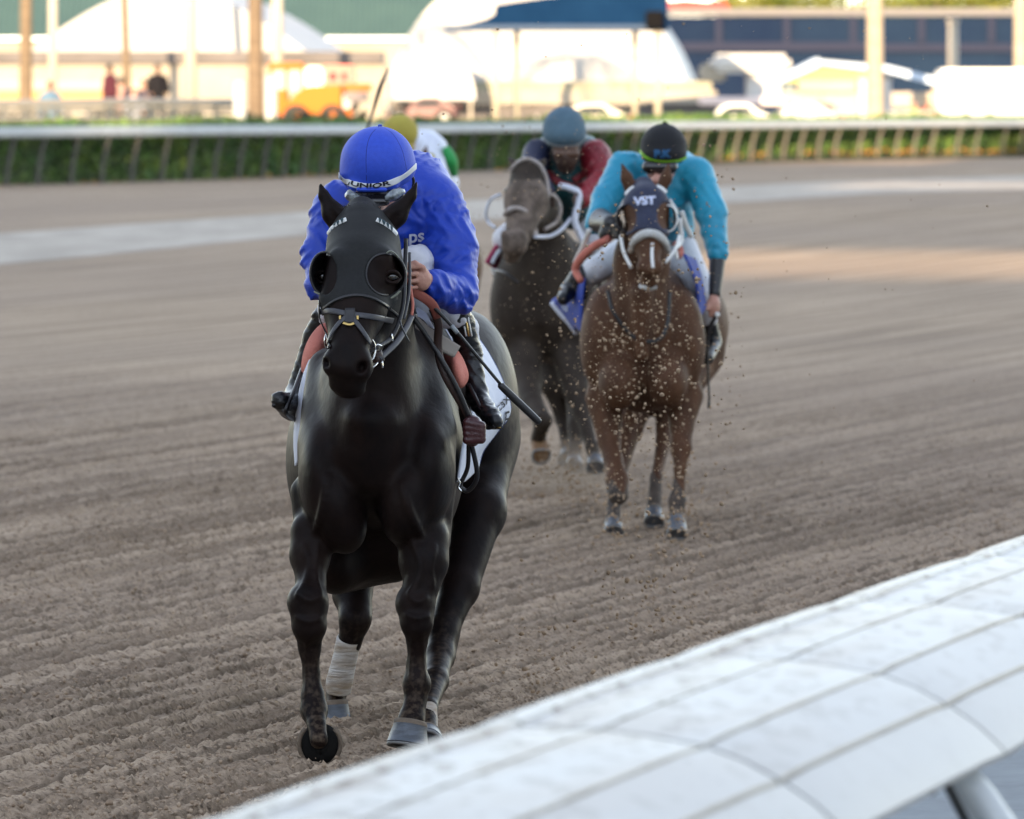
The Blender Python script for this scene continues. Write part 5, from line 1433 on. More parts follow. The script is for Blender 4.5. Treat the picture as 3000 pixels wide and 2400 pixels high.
handR = [C((1268, 828, 19.0, 22), (1240, 815, 18.93, 24), .012)] + fist(1226, 812, 18.90, 1.0, 1.0)
handL = [C((985, 850, 19.05, 21), (1010, 850, 18.99, 22), .012)] + fist(1025, 850, 18.96, -1.0, 1.0)
skin_j = mat('fair_skin', (0.50, 0.27, 0.20), 0.5, (0.42, 0.20, 0.15), 40, bump=0.15, bscale=120)
link('body', sdf_mesh('body', neckh + tor + armR + armL + thR + thL + shR[2:4] + shL[1:3] + handR + handL, .0052, infl=-.002), skin_j, r1_)
jk = link('jacket', sdf_mesh('jacket', tor + armR + armL, .0058, infl=.005, extra=wrinkles(.0080, 46, 1.3)), m_blue_j, r1_)
cf = MB(); cf.tube([P(1268, 800, 18.97), P(1260, 828, 18.955), P(1266, 852, 18.98)], .006, 8, 5); cf.build('cuff', m_blue_j, jk, smooth=True)
br = link('breeches', sdf_mesh('breeches', thR + thL + [E(1180, 745, 19.72, 110, .2, 95, None, .05), C((1210, 775, 19.2, 48), (1245, 765, 19.32, 45), .04)], .007, infl=.007, extra=wrinkles(.004, 50, 4.0)), m_wbreech, r1_)
for i in range(3):
    MB().tube([P(1352 + i * 9, 918 + i * 3, 19.42 - i * .004), P(1366 + i * 8, 985, 19.43)], .0032, 6, 3).build('gold_stripe', m_brass if i % 2 else m_ivory, br, smooth=True)
for n_, pr_ in (('boot', shR), ('boot', shL)):
    bt = link('boot', sdf_mesh('boot', pr_, .0052, infl=.006, extra=wrinkles(.0040, 75, 2.0, ((.4, .1, 1), (.9, .2, .7), (-.3, .1, 1)))), m_boot, r1_)
    if pr_ is shR:
        MB().tube([P(1398, 1206, 19.45), P(1430, 1246, 19.34), P(1466, 1250, 19.26)], .010, 8, 5, flat=.8).build('sole', m_black, bt, smooth=True)
        MB().tube([P(1396, 1236, 19.36), P(1430, 1252, 19.3), P(1466, 1253, 19.24)], .0022, 6, 5).build('welt', m_brass, bt, smooth=True)
    else:
        MB().tube([P(872, 1228, 19.56), P(835, 1208, 19.4), P(802, 1186, 19.30)], .009, 8, 5, flat=.8).build('sole', m_black, bt, smooth=True)
tpart(MB().tube([P(1372, 1125, 19.47), P(1392, 1165, 19.40), P(1416, 1215, 19.32), P(1424, 1250, 19.28), P(1440, 1252, 19.26), P(1448, 1248, 19.25)], .0075, 8, 6, flat=.5).build('stirrup', m_black, tack, smooth=True))
tpart(MB().tube([P(886, 1080, 19.50), P(862, 1145, 19.36), P(846, 1180, 19.30), P(838, 1212, 19.30), P(868, 1232, 19.42)], .008, 8, 6, flat=.6).build('stirrup', m_black, tack, smooth=True))
tpart(link('saddle_seat', sdf_mesh('saddle_seat', [E(1140, 930, 19.85, 110, .28, 60, None, .04), E(1150, 900, 20.05, 70, .1, 40, None, .04)], .01), m_brownl, tack))

# helmet
Hm = [E(1106, 474, 19.11, 109, .160, 104, (0, -4, 0), .03), E(1106, 505, 19.12, 106, .150, 62, (0, -8, 0), .03)]
Vis = [C((1032, 548, 19.0, 14), (1150, 545, 19.0, 14), .03), C((1050, 556, 18.955, 8), (1128, 556, 18.955, 8), .02)]
def hcut(X, f):
    x, y, z = X
    py_ = YH + (CAM_H - z) * K / y; px_ = 1500 + x * K / y
    lim = np.interp((px_).astype(np.float32), [985, 1010, 1050, 1110, 1150, 1190, 1225], [540, 553, 562, 567, 560, 538, 505])
    return np.maximum(f, (py_ - lim) * 19.0 / K * 0.8)
hel = link('helmet', sdf_mesh('helmet', Hm + Vis, .0052, extra=hcut, smooth=2), m_blue_h, r1_)
Hall = Hm + Vis
bandp = [(994, 514), (1012, 531), (1048, 543), (1096, 546), (1148, 535), (1188, 513), (1218, 487)]
strap(Hall, bandp, .0112, mat('white_helmet_band', (.62, .64, .66), .6), 'helmet_band', hel, 19.0, thick=.16, lift=.0015, n=10)
bx_i = np.array([p[0] for p in bandp]); by_i = np.array([p[1] for p in bandp])
def jun(u, v):
    px_ = 1079 + u * 132
    sl_ = (np.interp(px_ + 4, bx_i, by_i) - np.interp(px_ - 4, bx_i, by_i)) / 8
    py_ = np.interp(px_, bx_i, by_i) + 1 - v * 62
    d = hit(Hall, px_, py_, 18.8, 19.2, 0, .002) or 18.95
    return P(px_ + v * 62 * sl_, py_, d - .0060)
text_on('lettering', 'JUNIOR', jun, m_letter, hel, .035)
for seam in ([(1112, 368), (1150, 392), (1178, 440), (1192, 500)], [(1112, 368), (1084, 400), (1073, 450), (1074, 530)]):
    strap(Hall, seam, .0012, mat('dark_blue_stitch', (.008, .015, .16), .8) if seam[1][0] == 1150 else bpy.data.materials['dark_blue_stitch'], 'seam', hel, 19.1, lift=.0, n=10)
ball(1113, 368, 19.12, 7, m_blue_h, 'button', hel, .5)
MB().tube([P(1196, 500, 19.1), P(1212, 530, 19.13), P(1200, 575, 19.12), P(1160, 620, 19.1)], .005, 6, 5, flat=.5).build('chin_strap', m_black, hel, smooth=True)
# goggles: crumpled clear plastic over a dark lens band
m_clear = mat('scratched_clear_plastic', (.32, .36, .38), .12, (.10, .11, .12), 22, spec=.9, bump=1.0, bscale=30)
gg = link('goggles', sdf_mesh('goggles', [C((1040, 580, 18.99, 18), (1168, 572, 18.99, 18), .02), C((1060, 592, 18.965, 12), (1130, 592, 18.965, 12), .02)], .005), mat('dark_lens', (.008, .007, .008), .25, spec=.7), r1_)
link('lens_film', sdf_mesh('lens_film', [E(1032, 577, 18.965, 22, .03, 15, (0, 28, 0), .01)], .0045, extra=wrinkles(.004, 120, 3)), m_clear, gg)
link('lens_film', sdf_mesh('lens_film', [E(1156, 570, 18.955, 32, .03, 15, (0, -26, 0), .01)], .0045, extra=wrinkles(.004, 120, 5)), m_clear, gg)
# chest lettering
def chest(cx, cy, w):
    def f(u, v):
        x, y = cx + u * w, cy - v * w - u * w * .12
        d = hit(tor + armR, x, y, 18.9, 19.9, .012) or 19.4
        return P(x, y, d - .010)
    return f
m_pale = mat('pale_print', (.50, .52, .62), .7)
text_on('lettering', 'ps', chest(1221, 703, 44), m_pale, jk, .02)
text_on('lettering', 'n', chest(1220, 728, 14), m_pale, jk, .02)

# his whip
wh = empty('whip', P(1440, 1090, 19.0), 'black whip with a thick handle pointing down to the right from the blue jockey', 'whip', 'riding whips')
MB().tube([P(1250, 880, 18.96), P(1322, 954, 18.98), P(1468, 1128, 19.02)], [.0075, .006, .0055], 10, 8).build('shaft', m_black, wh, smooth=True)
MB().tube([P(1466, 1126, 19.02), P(1476, 1138, 19.022), P(1570, 1228, 19.05), P(1578, 1236, 19.055)], [.0085, .0130, .0125, .009], 12, 5).build('handle', m_black, wh, smooth=True)
MB().tube([P(1322, 954, 18.975), P(1340, 976, 18.98)], .0078, 10, 2).build('collar', mat('pale_whip_collar', (.25, .28, .30), .5), wh, smooth=True)

# ------------------------------------------------------------ bay horse and cyan rider
m_bay = coat('bright_bay_coat', (0.105, 0.051, 0.028), (0.064, 0.032, 0.019), 0.62, 0.12)
m_mudg = mat('mud_grey_points', (0.085, 0.062, 0.048), 0.8, (0.030, 0.022, 0.018), 14)
bay = empty('horse', P(1900, 1573, 28.6), 'bright bay racehorse with a navy lettered hood and white sheepskin noseband, right of the group', 'horse', 'racehorses')
bH = [C((1886, 550, 28.12, 30), (1893, 610, 27.98, 62), .05), C((1893, 610, 27.98, 62), (1898, 690, 27.86, 50), .05), C((1898, 690, 27.86, 50), (1903, 765, 27.76, 30), .05),
      E(1897, 660, 28.08, 64, .17, 74, None, .05), E(1903, 788, 27.74, 33, .065, 28, None, .03), E(1877, 782, 27.72, 12, .04, 17, None, .02), E(1930, 782, 27.72, 12, .04, 17, None, .02),
      E(1903, 824, 27.80, 30, .06, 24, None, .03), C((1905, 680, 28.1, 40), (1903, 810, 27.85, 22), .04)]
bHn = bH + [E(1873, 781, 27.655, 5, .05, 9, None, .01, '-'), E(1934, 781, 27.655, 5, .05, 9, None, .01, '-'), C((1885, 812, 27.70, 2), (1922, 812, 27.70, 2), .012, '-')]
bE = [C((1846, 556, 28.12, 18), (1836, 522, 28.12, 17), .02), C((1836, 522, 28.12, 17), (1822, 478, 28.13, 4), .02), C((1936, 556, 28.12, 18), (1951, 522, 28.12, 17), .02), C((1951, 522, 28.12, 17), (1960, 476, 28.13, 4), .02),
      C((1842, 550, 28.07, 7), (1828, 500, 28.08, 4), .01, '-'), C((1942, 550, 28.07, 7), (1955, 500, 28.08, 4), .01, '-')]
bB = [C((1890, 590, 28.25, 44), (1880, 760, 28.32, 74), .06), C((1880, 760, 28.28, 74), (1872, 930, 28.3, 86), .08), E(1885, 1000, 28.55, 164, .36, 210, None, .1), E(1890, 900, 28.75, 120, .4, 150, None, .1),
      E(1765, 985, 28.42, 66, .2, 150, (0, 4, 0), .06), E(2000, 990, 28.42, 66, .2, 150, (0, -4, 0), .06), E(1815, 1120, 28.25, 62, .16, 82, None, .04), E(1955, 1115, 28.25, 62, .16, 82, None, .04),
      E(1900, 985, 29.3, 172, .62, 190, None, .1), E(1985, 950, 30.2, 150, .45, 170, None, .1), C((1880, 860, 28.13, 30), (1882, 1040, 28.14, 20), .06),
      C((1772, 1165, 28.42, 58), (1784, 1290, 28.32, 32), .04), C((1784, 1290, 28.32, 32), (1796, 1345, 28.25, 27), .02), C((1796, 1345, 28.25, 27), (1808, 1405, 28.15, 33), .02), C((1808, 1405, 28.15, 33), (1811, 1448, 28.08, 30), .02), C((1811, 1452, 28.08, 26), (1803, 1410, 28.45, 18), .02),
      C((2002, 1160, 28.42, 60), (1997, 1250, 28.32, 34), .04), C((1997, 1250, 28.32, 34), (1995, 1312, 28.25, 31), .02), C((1995, 1312, 28.25, 31), (1993, 1372, 28.2, 18), .02), C((1993, 1372, 28.2, 18), (1989, 1430, 28.18, 17), .02), C((1989, 1430, 28.18, 19), (1984, 1470, 28.15, 26), .015), C((1984, 1470, 28.15, 26), (1981, 1515, 28.1, 21), .015),
      C((2040, 1040, 30.1, 80), (1960, 1200, 29.6, 44), .05), C((1960, 1200, 29.6, 40), (1945, 1290, 29.3, 24), .03), C((1945, 1290, 29.3, 22), (1922, 1400, 29.0, 16), .02), C((1922, 1400, 29.0, 18), (1916, 1490, 28.85, 22), .02),
      C((1880, 1080, 30.0, 80), (1840, 1250, 29.4, 44), .05), C((1840, 1250, 29.4, 40), (1812, 1380, 29.0, 26), .03), C((1812, 1380, 29.0, 22), (1798, 1480, 28.75, 19), .02), C((1798, 1480, 28.75, 21), (1796, 1530, 28.6, 22), .02),
      C((2000, 840, 30.6, 30), (2010, 1080, 31.0, 26), .04), C((2010, 1080, 31.0, 26), (2000, 1200, 31.1, 6), .04)]
body_bay = sdf_mesh('body', bHn + bE + bB, .0105, smooth=2)
ob = link('body', body_bay, [m_bay, m_mudg], bay)
zz_ = np.empty(len(body_bay.polygons) * 3); body_bay.polygons.foreach_get('center', zz_); zz_ = zz_.reshape(-1, 3)
body_bay.polygons.foreach_set('material_index', ((zz_[:, 2] + .03 * np.sin(zz_[:, 0] * 60)) < 0.27).astype(np.int32))
for a, b_ in ((P(1981, 1512, 28.1), P(1983, 1572, 28.02)), (P(1796, 1528, 28.6), P(1797, 1568, 28.52)), (P(1916, 1492, 28.85), P(1916, 1534, 28.78))):
    hoof(a, b_, .042, .053, bay)
hoof(P(1803, 1405, 28.48), P(1806, 1430, 28.6), .042, .052, bay)
m_navyh = mat('navy_hood_cloth', (.012, .017, .045), .7, (.02, .026, .06), 30)
def bcut(X, f):
    x, y, z = X
    py_ = YH + (CAM_H - z) * K / y; px_ = 1500 + x * K / y
    f = np.maximum(f, (py_ - (672 + 0.006 * (px_ - 1897) ** 2)) * 28 / K); f = np.maximum(f, y - 28.3)
    f = np.where(y < 28.15, np.maximum(f, (1 - np.sqrt(((px_ - 1948) / 22) ** 2 + ((py_ - 633) / 38) ** 2)) * .04), f)
    return np.where(y < 28.15, np.maximum(f, (1 - np.sqrt(((px_ - 1842) / 22) ** 2 + ((py_ - 640) / 38) ** 2)) * .04), f)
bh = link('hood', sdf_mesh('hood', bH, .0085, extra=bcut, infl=.006, smooth=2), m_navyh, bay)
def onb(u, v):
    x, y = 1888 + u * 66, 588 - v * 56 - u * 4
    return P(x, y, (hit(bH, x, y, 27.6, 28.4, .008) or 27.95) - .004)
text_on('lettering', 'VST', onb, mat('pale_blue_print', (.55, .60, .78), .6), bh, .05)
for pts in ([(1836, 574), (1846, 562), (1860, 552)], [(1922, 550), (1936, 556), (1948, 568)]):
    MB().tube([P(x, y, 27.98) for x, y in pts], .017, 8, 4).build('ear_cuff', m_ivory, bh, smooth=True)
for cx, sd in ((1958, 1), (1832, -1)):
    G = [[P(cx + sd * 26 * math.cos(a) * (.7 + .3 * t), 640 + 38 * math.sin(a), 28.08 - .16 * t) for a in np.linspace(-1.7, 1.7, 18)] for t in np.linspace(0, 1, 6)]
    o = MB().grid(G).build('blinker_cup', m_black, bh, smooth=True, solid=.005)
    MB().tube(G[-1], .005, 6, 1).build('cup_rim', m_ivory if sd > 0 else m_black, o, smooth=True)
    ball(cx - sd * 14, 640, 28.0, 12, m_eye, 'eye', bay)
m_fleece = mat('white_sheepskin', (.66, .67, .66), .95, (.52, .52, .50), 25, bump=1.0, bscale=80)
bt_ = empty('bridle', P(1900, 700, 27.9), 'x', 'x'); del bt_['label'], bt_['category']; bt_.parent = bay; bt_.matrix_parent_inverse = Matrix.Translation(-bay.location)
def lp(o, e_): o.matrix_parent_inverse = Matrix.Translation(-Vector(e_.location)); return o
lp(MB().tube([P(1848, 735, 27.88), P(1858, 708, 27.80), P(1878, 690, 27.76), P(1902, 683, 27.75), P(1928, 690, 27.76), P(1948, 710, 27.80), P(1957, 735, 27.88)], [.015, .019, .021, .021, .021, .019, .015], 12, 6).build('sheepskin_noseband', m_fleece, bt_, smooth=True), bt_)
lp(strap(bH, [(1880, 842), (1903, 848), (1925, 842)], .020, m_fleece, 'lip_froth', bt_, 27.7, lift=-.004, thick=.5), bt_)
lp(strap(bH, [(1912, 712), (1910, 745), (1913, 785)], .008, m_ivory, 'blaze', bt_, 27.7, lift=.0, thick=.3), bt_)
for pts in ([(1818, 690, 27.92), (1828, 740, 27.85), (1850, 785, 27.8)], [(1990, 690, 27.95), (1978, 730, 27.85), (1950, 770, 27.8)], [(1978, 730, 27.85), (1985, 760, 27.85)], [(1830, 590, 27.98), (1812, 620, 27.98)], [(1962, 585, 27.97), (1985, 625, 27.98)]):
    lp(MB().tube([P(*p) for p in pts], .0085, 8, 5, flat=.6).build('cheek_strap', m_ivory, bt_, smooth=True), bt_)
for pts in ([(1728, 672, 28.2), (1708, 720, 28.3), (1685, 770, 28.4)], [(1996, 620, 28.1), (2010, 660, 28.15), (2026, 695, 28.2)], [(1990, 640, 28.1), (1996, 700, 28.1), (1982, 725, 28.0)]):
    lp(MB().tube([P(*p) for p in pts], .013, 8, 5, flat=.5).build('rein', m_ivory, bt_, smooth=True), bt_)
lp(MB().tube([P(1784, 700, 28.15), P(1740, 722, 28.25), P(1702, 756, 28.3), P(1686, 790, 28.35), P(1702, 824, 28.3)], [.020, .021, .020, .019, .017], 12, 6).build('foam_roll', m_salmon, bt_, smooth=True), bt_)
lp(MB().tube([P(1980, 712, 28.4), P(1994, 735, 28.35), P(1988, 752, 28.3)], .017, 10, 5).build('foam_roll', m_salmon, bt_, smooth=True), bt_)
lp(MB().tube([P(1780, 850, 28.15), P(1800, 920, 28.1), P(1860, 990, 28.12), P(1925, 998, 28.1), P(1955, 950, 28.12), P(1962, 850, 28.16)], .010, 8, 6, flat=.5).build('breast_strap', m_black, bt_, smooth=True), bt_)
m_rblue = mat('blue_saddle_cloth', (.025, .06, .34), .85, (.02, .04, .24), 4, bump=.3, bscale=14)
sc_ = lp(MB().grid(patch([[(2000, 745, 28.5), (2035, 830, 28.45), (2040, 900, 28.45), (2034, 950, 28.45)], [(2030, 760, 28.8), (2062, 830, 28.8), (2068, 890, 28.8), (2044, 930, 28.8)], [(2050, 770, 29.1), (2078, 830, 29.1), (2086, 880, 29.1), (2062, 920, 29.1)]], 6, 6)).build('saddle_cloth', m_rblue, bt_, smooth=True, solid=.01), bt_)
sc2 = lp(MB().grid(patch([[(1712, 815, 28.5), (1704, 880, 28.48), (1702, 940, 28.48), (1700, 972, 28.5)], [(1680, 840, 28.8), (1665, 885, 28.8), (1662, 915, 28.8), (1684, 960, 28.8)], [(1650, 860, 29.1), (1612, 884, 29.1), (1640, 915, 29.1), (1684, 978, 29.1)]], 6, 6)).build('saddle_cloth', m_rblue, bt_, smooth=True, solid=.01), bt_)
MB().tube([P(1616, 886, 29.05), P(1640, 915, 29.03), P(1668, 946, 29.0), P(1690, 980, 29.0)], [.014, .015, .015, .011], 8, 5, flat=.5).build('cloth_trim', m_cloth, sc2, smooth=True)
text_on('lettering', 'SC', lambda u, v: P(1664 + u * 42 - v * 10, 905 - v * 42 + u * 24, 28.78), mat('white_print', (.6, .65, .75), .7), sc2, .08)

# cyan rider
m_cyan = mat('cyan_nylon', (0.012, 0.30, 0.46), .5, (.010, .25, .40), 3, bump=.3, bscale=16)
rb = empty('person', P(1940, 760, 28.9), 'jockey in cyan silks and black cap with a lime band riding the bay horse', 'person', 'jockeys')
t2 = [C((1930, 560, 28.8, 92), (1940, 680, 29.2, 86), .06), C((1845, 500, 28.75, 44), (2030, 515, 28.75, 48), .05), E(1950, 500, 28.95, 100, .22, 66, None, .06)]
aL = [C((1828, 498, 28.72, 46), (1775, 585, 28.55, 34), .04), C((1775, 585, 28.55, 34), (1745, 655, 28.4, 26), .03)]
aL2 = [C((1748, 655, 28.38, 23), (1790, 655, 28.2, 22), .02), C((1790, 655, 28.2, 22), (1775, 688, 28.2, 20), .02)]
aR = [C((2040, 515, 28.72, 46), (2084, 620, 28.6, 38), .04), C((2084, 620, 28.6, 38), (2103, 745, 28.5, 25), .03)]
aR2 = [C((2103, 750, 28.5, 21), (2094, 860, 28.4, 14), .02)]
hR = [C((2092, 865, 28.4, 12), (2090, 885, 28.38, 18), .02), E(2090, 898, 28.38, 21, .035, 24, None, .015)] + [C((2078 + 7 * i, 905, 28.36, 6.5), (2080 + 6 * i, 928 - abs(i - 1) * 3, 28.37, 6), .004) for i in range(4)] + [C((2076, 890, 28.36, 7), (2072, 908, 28.34, 6), .006)]
hL = [E(1795, 680, 28.18, 16, .03, 17, None, .02)] + [C((1800, 670 + 8 * i, 28.15, 5.5), (1812, 672 + 8 * i, 28.12, 5), .004) for i in range(4)] + [C((1796, 664, 28.16, 6), (1808, 660, 28.12, 5), .004)]
hd = [C((1935, 520, 28.6, 36), (1940, 470, 28.5, 44), .03), E(1935, 488, 28.49, 44, .10, 54, None, .03), E(1920, 502, 28.39, 7, .02, 12, None, .02), E(1930, 528, 28.35, 26, .05, 18, None, .02)]
lgs = [C((1985, 740, 29.1, 60), (2052, 850, 28.75, 36), .04), C((2052, 850, 28.75, 30), (2075, 930, 28.95, 22), .03), C((1860, 740, 29.1, 60), (1745, 790, 28.75, 34), .04), C((1745, 790, 28.75, 28), (1700, 840, 28.8, 22), .03)]
bts = [[C((2070, 915, 28.95, 22), (2092, 1000, 29.0, 19), .02), C((2090, 1010, 28.98, 20), (2072, 1050, 28.8, 16), .02)], [C((1700, 800, 28.75, 22), (1668, 850, 28.72, 21), .02), C((1668, 850, 28.72, 22), (1650, 876, 28.6, 16), .02), C((1690, 820, 28.7, 24), (1700, 860, 28.7, 20), .02)]]
link('body', sdf_mesh('body', t2 + aL + aL2 + aR + aR2 + hR + hL + hd + lgs + [C((2075, 930, 28.95, 20), (2092, 1010, 29.0, 17), .02)], .008, infl=-.001), skin_j, rb)
jk2 = link('jacket', sdf_mesh('jacket', t2 + aL + aR, .009, infl=.009, extra=wrinkles(.006, 45, 2.2)), m_cyan, rb)
link('cuff', sdf_mesh('cuff', aL2[:1] + [C((1760, 640, 28.38, 26), (1800, 662, 28.2, 22), .02)], .008, infl=.008), m_black, rb); link('cuff', sdf_mesh('cuff', aR2, .008, infl=.007), m_black, rb)
link('glove', sdf_mesh('glove', hL + aL2[1:], .007, infl=.004), m_black, rb)
link('breeches', sdf_mesh('breeches', lgs, .01, infl=.006, extra=wrinkles(.004, 40, 1)), m_wbreech, rb)
for b_ in bts: link('boot', sdf_mesh('boot', b_, .008, infl=.006), m_boot, rb)
h2_ = [E(1944, 428, 28.5, 68, .145, 66, None, .02), E(1944, 450, 28.48, 66, .14, 40, None, .02)]
def cut2(yl, D_):
    return lambda X, f: np.maximum(f, ((YH + (CAM_H - X[2]) * K / X[1]) - yl) * D_ / K * .8)
hl2 = link('helmet', sdf_mesh('helmet', h2_, .007, extra=cut2(478, 28.4), smooth=2), mat('black_helmet_cover', (.004, .0045, .007), .8, bump=.2, bscale=120), rb)
MB().tube([P(1946, 364, 28.5), P(1954, 372, 28.48)], .017, 8, 3).build('button', bpy.data.materials['black_helmet_cover'], hl2, smooth=True)
strap(h2_, [(1876, 444), (1890, 459), (1915, 470), (1950, 474), (1985, 471), (2010, 462)], .0098, mat('lime_band', (.22, .52, .01), .5), 'helmet_band', hl2, 28.3, thick=.2, lift=.002, n=8)
def onc(u, v):
    x, y = 1942 + u * 52, 451 - v * 46
    return P(x, y, (hit(h2_, x, y, 28.0, 28.7, 0) or 28.35) - .012)
text_on('lettering', 'P.K', onc, mat('blue_print', (.012, .08, .19), .8), hl2, .08)
link('goggles', sdf_mesh('goggles', [C((1900, 490, 28.39, 20), (1966, 490, 28.39, 20), .02)], .007), bpy.data.materials['dark_lens'], rb)
wh2 = empty('whip', P(2080, 1000, 28.4), 'thin dark whip hanging straight down from the cyan jockey hand', 'whip', 'riding whips')
MB().tube([P(2098, 925, 28.35), P(2080, 960, 28.36), P(2073, 1010, 28.37), P(2078, 1180, 28.4)], [.010, .010, .006, .0055], 8, 6).build('shaft', m_black, wh2, smooth=True)
MB().tube([P(2077, 1172, 28.4), P(2078, 1196, 28.4)], [.006, .011], 8, 3).build('flap', m_black, wh2, smooth=True)
ball(2101, 922, 28.33, 8, m_ivory, 'handle_cap', wh2)

# ------------------------------------------------------------ grey-brown dirt covered horse with its rider
m_gb = coat('dusty_dark_brown_coat', (0.048, 0.036, 0.027), (0.030, 0.022, 0.017), 0.75, 0.2)
m_gh = mat('dirt_caked_face_hair', (0.16, 0.12, 0.095), 0.9, (0.075, 0.055, 0.042), 14, lo=.4, hi=.6)
gr_ = empty('horse', P(1600, 1440, 32.0), 'dusty dark brown racehorse caked with dirt, running just behind between the other two', 'horse', 'racehorses')
gH = [C((1545, 515, 31.55, 50), (1543, 590, 31.42, 62), .05), C((1543, 590, 31.42, 62), (1522, 680, 31.25, 42), .05), E(1508, 715, 31.15, 40, .07, 38, None, .04), E(1500, 752, 31.2, 28, .05, 20, None, .03), E(1550, 600, 31.6, 58, .16, 85, None, .05),
      E(1478, 690, 31.14, 12, .04, 18, None, .02), E(1526, 692, 31.14, 12, .04, 18, None, .02), E(1473, 690, 31.06, 5, .05, 8, None, .01, '-'), E(1524, 692, 31.06, 6, .05, 9, None, .01, '-')]
gE = [C((1508, 482, 31.6, 15), (1488, 462, 31.66, 5), .02), C((1585, 482, 31.6, 15), (1600, 466, 31.66, 5), .02)]
gB = [C((1560, 580, 31.75, 60), (1590, 780, 31.9, 104), .08), E(1592, 885, 32.1, 146, .36, 172, None, .1), E(1590, 780, 32.2, 110, .38, 130, None, .1), E(1495, 900, 32.0, 58, .2, 140, None, .06), E(1690, 890, 32.0, 62, .2, 140, None, .06),
      E(1610, 890, 32.9, 168, .6, 176, None, .1), E(1650, 850, 33.8, 130, .42, 150, None, .1), C((1590, 760, 31.75, 34), (1588, 930, 31.78, 24), .06),
      C((1535, 1010, 31.95, 56), (1545, 1120, 31.75, 38), .04), C((1545, 1120, 31.75, 38), (1560, 1185, 31.5, 32), .03), C((1560, 1185, 31.5, 32), (1592, 1232, 31.25, 25), .02), C((1592, 1232, 31.25, 24), (1575, 1290, 31.4, 22), .02),
      C((1665, 1020, 31.95, 58), (1690, 1150, 31.8, 36), .04), C((1690, 1150, 31.8, 34), (1706, 1215, 31.7, 27), .03), C((1706, 1215, 31.7, 24), (1734, 1310, 31.5, 18), .02), C((1734, 1310, 31.5, 20), (1742, 1345, 31.45, 20), .02),
      C((1700, 1000, 33.6, 70), (1692, 1160, 33.2, 36), .05), C((1692, 1160, 33.2, 34), (1690, 1250, 32.9, 28), .03), C((1690, 1250, 32.9, 26), (1682, 1345, 32.7, 19), .02),
      C((1600, 1000, 33.6, 70), (1620, 1130, 33.3, 36), .05), C((1620, 1130, 33.3, 30), (1650, 1230, 33.3, 22), .03), C((1650, 1230, 33.3, 20), (1662, 1330, 33.1, 16), .03)]
gm = sdf_mesh('body', gH + gE + gB, .0115, smooth=2)
link('body', gm, [m_gb, m_gh], gr_)
zc = np.empty(len(gm.polygons) * 3); gm.polygons.foreach_get('center', zc); zc = zc.reshape(-1, 3)
gm.polygons.foreach_set('material_index', ((zc[:, 1] < 31.42) & (zc[:, 2] > 1.2) & (zc[:, 2] < 1.75)).astype(np.int32))
hoof(P(1578, 1292, 31.4), P(1586, 1325, 31.3), .045, .055, gr_, mat('tan_hoof', (.20, .11, .05), .6), toe=(0, 0, -1))
hoof(P(1743, 1342, 31.45), P(1745, 1376, 31.38), .045, .055, gr_); hoof(P(1682, 1345, 32.7), P(1684, 1376, 32.62), .045, .055, gr_); hoof(P(1662, 1330, 33.1), P(1660, 1356, 33.0), .045, .055, gr_)
m_rope = mat('dirty_white_rope', (.46, .42, .40), .85, (.30, .25, .22), 20, bump=.5, bscale=90)
gt = empty('bridle', P(1540, 600, 31.4), 'x', 'x'); del gt['label'], gt['category']; gt.parent = gr_; gt.matrix_parent_inverse = Matrix.Translation(-gr_.location)
for nm, r_, pts, m_ in (('headpiece', .010, [(1494, 500, 31.5), (1515, 476, 31.48), (1545, 465, 31.47), (1580, 482, 31.48), (1600, 520, 31.48), (1606, 572, 31.42), (1592, 620, 31.36), (1568, 662, 31.3), (1565, 690, 31.24)], m_rope),
                     ('noseband', .013, [(1478, 630, 31.28), (1490, 616, 31.25), (1508, 610, 31.24), (1530, 614, 31.24), (1550, 632, 31.26), (1564, 662, 31.28), (1572, 692, 31.28)], m_rope),
                     ('rein', .009, [(1466, 570, 31.5), (1438, 585, 31.55), (1424, 620, 31.58), (1430, 650, 31.6), (1452, 668, 31.5)], m_cloth),
                     ('rein', .011, [(1606, 565, 31.42), (1630, 580, 31.5), (1642, 615, 31.5), (1630, 650, 31.5), (1596, 672, 31.4)], m_rope),
                     ('rein', .011, [(1566, 694, 31.24), (1610, 692, 31.5), (1645, 672, 31.6), (1672, 640, 31.7)], m_cloth),
                     ('rein', .019, [(1640, 545, 31.75), (1670, 552, 31.72), (1696, 568, 31.7), (1690, 610, 31.68), (1684, 650, 31.66), (1700, 690, 31.66), (1712, 712, 31.66)], m_cloth),
                     ('breast_strap', .008, [(1440, 790, 31.9), (1480, 800, 31.7), (1520, 830, 31.65)], m_black)):
    lp(MB().tube([P(*p) for p in pts], r_, 10, 6).build(nm, m_, gt, smooth=True), gt)
ball(1484, 560, 31.42, 8, m_eye, 'eye', gr_); ball(1598, 562, 31.45, 8, m_eye, 'eye', gr_)
mg = mat('magenta_cloth', (.34, .02, .09), .8)
s3 = lp(MB().grid(patch([[(1452, 715, 32.1), (1436, 740, 32.1), (1420, 768, 32.1)], [(1476, 730, 32.3), (1462, 760, 32.3), (1452, 792, 32.3)]], 5, 5)).build('saddle_cloth', mg, gt, smooth=True, solid=.02), gt)
MB().tube([P(1466, 730, 32.05), P(1452, 752, 32.05), P(1442, 772, 32.05)], .012, 8, 4).build('cloth_trim', m_cloth, s3, smooth=True)

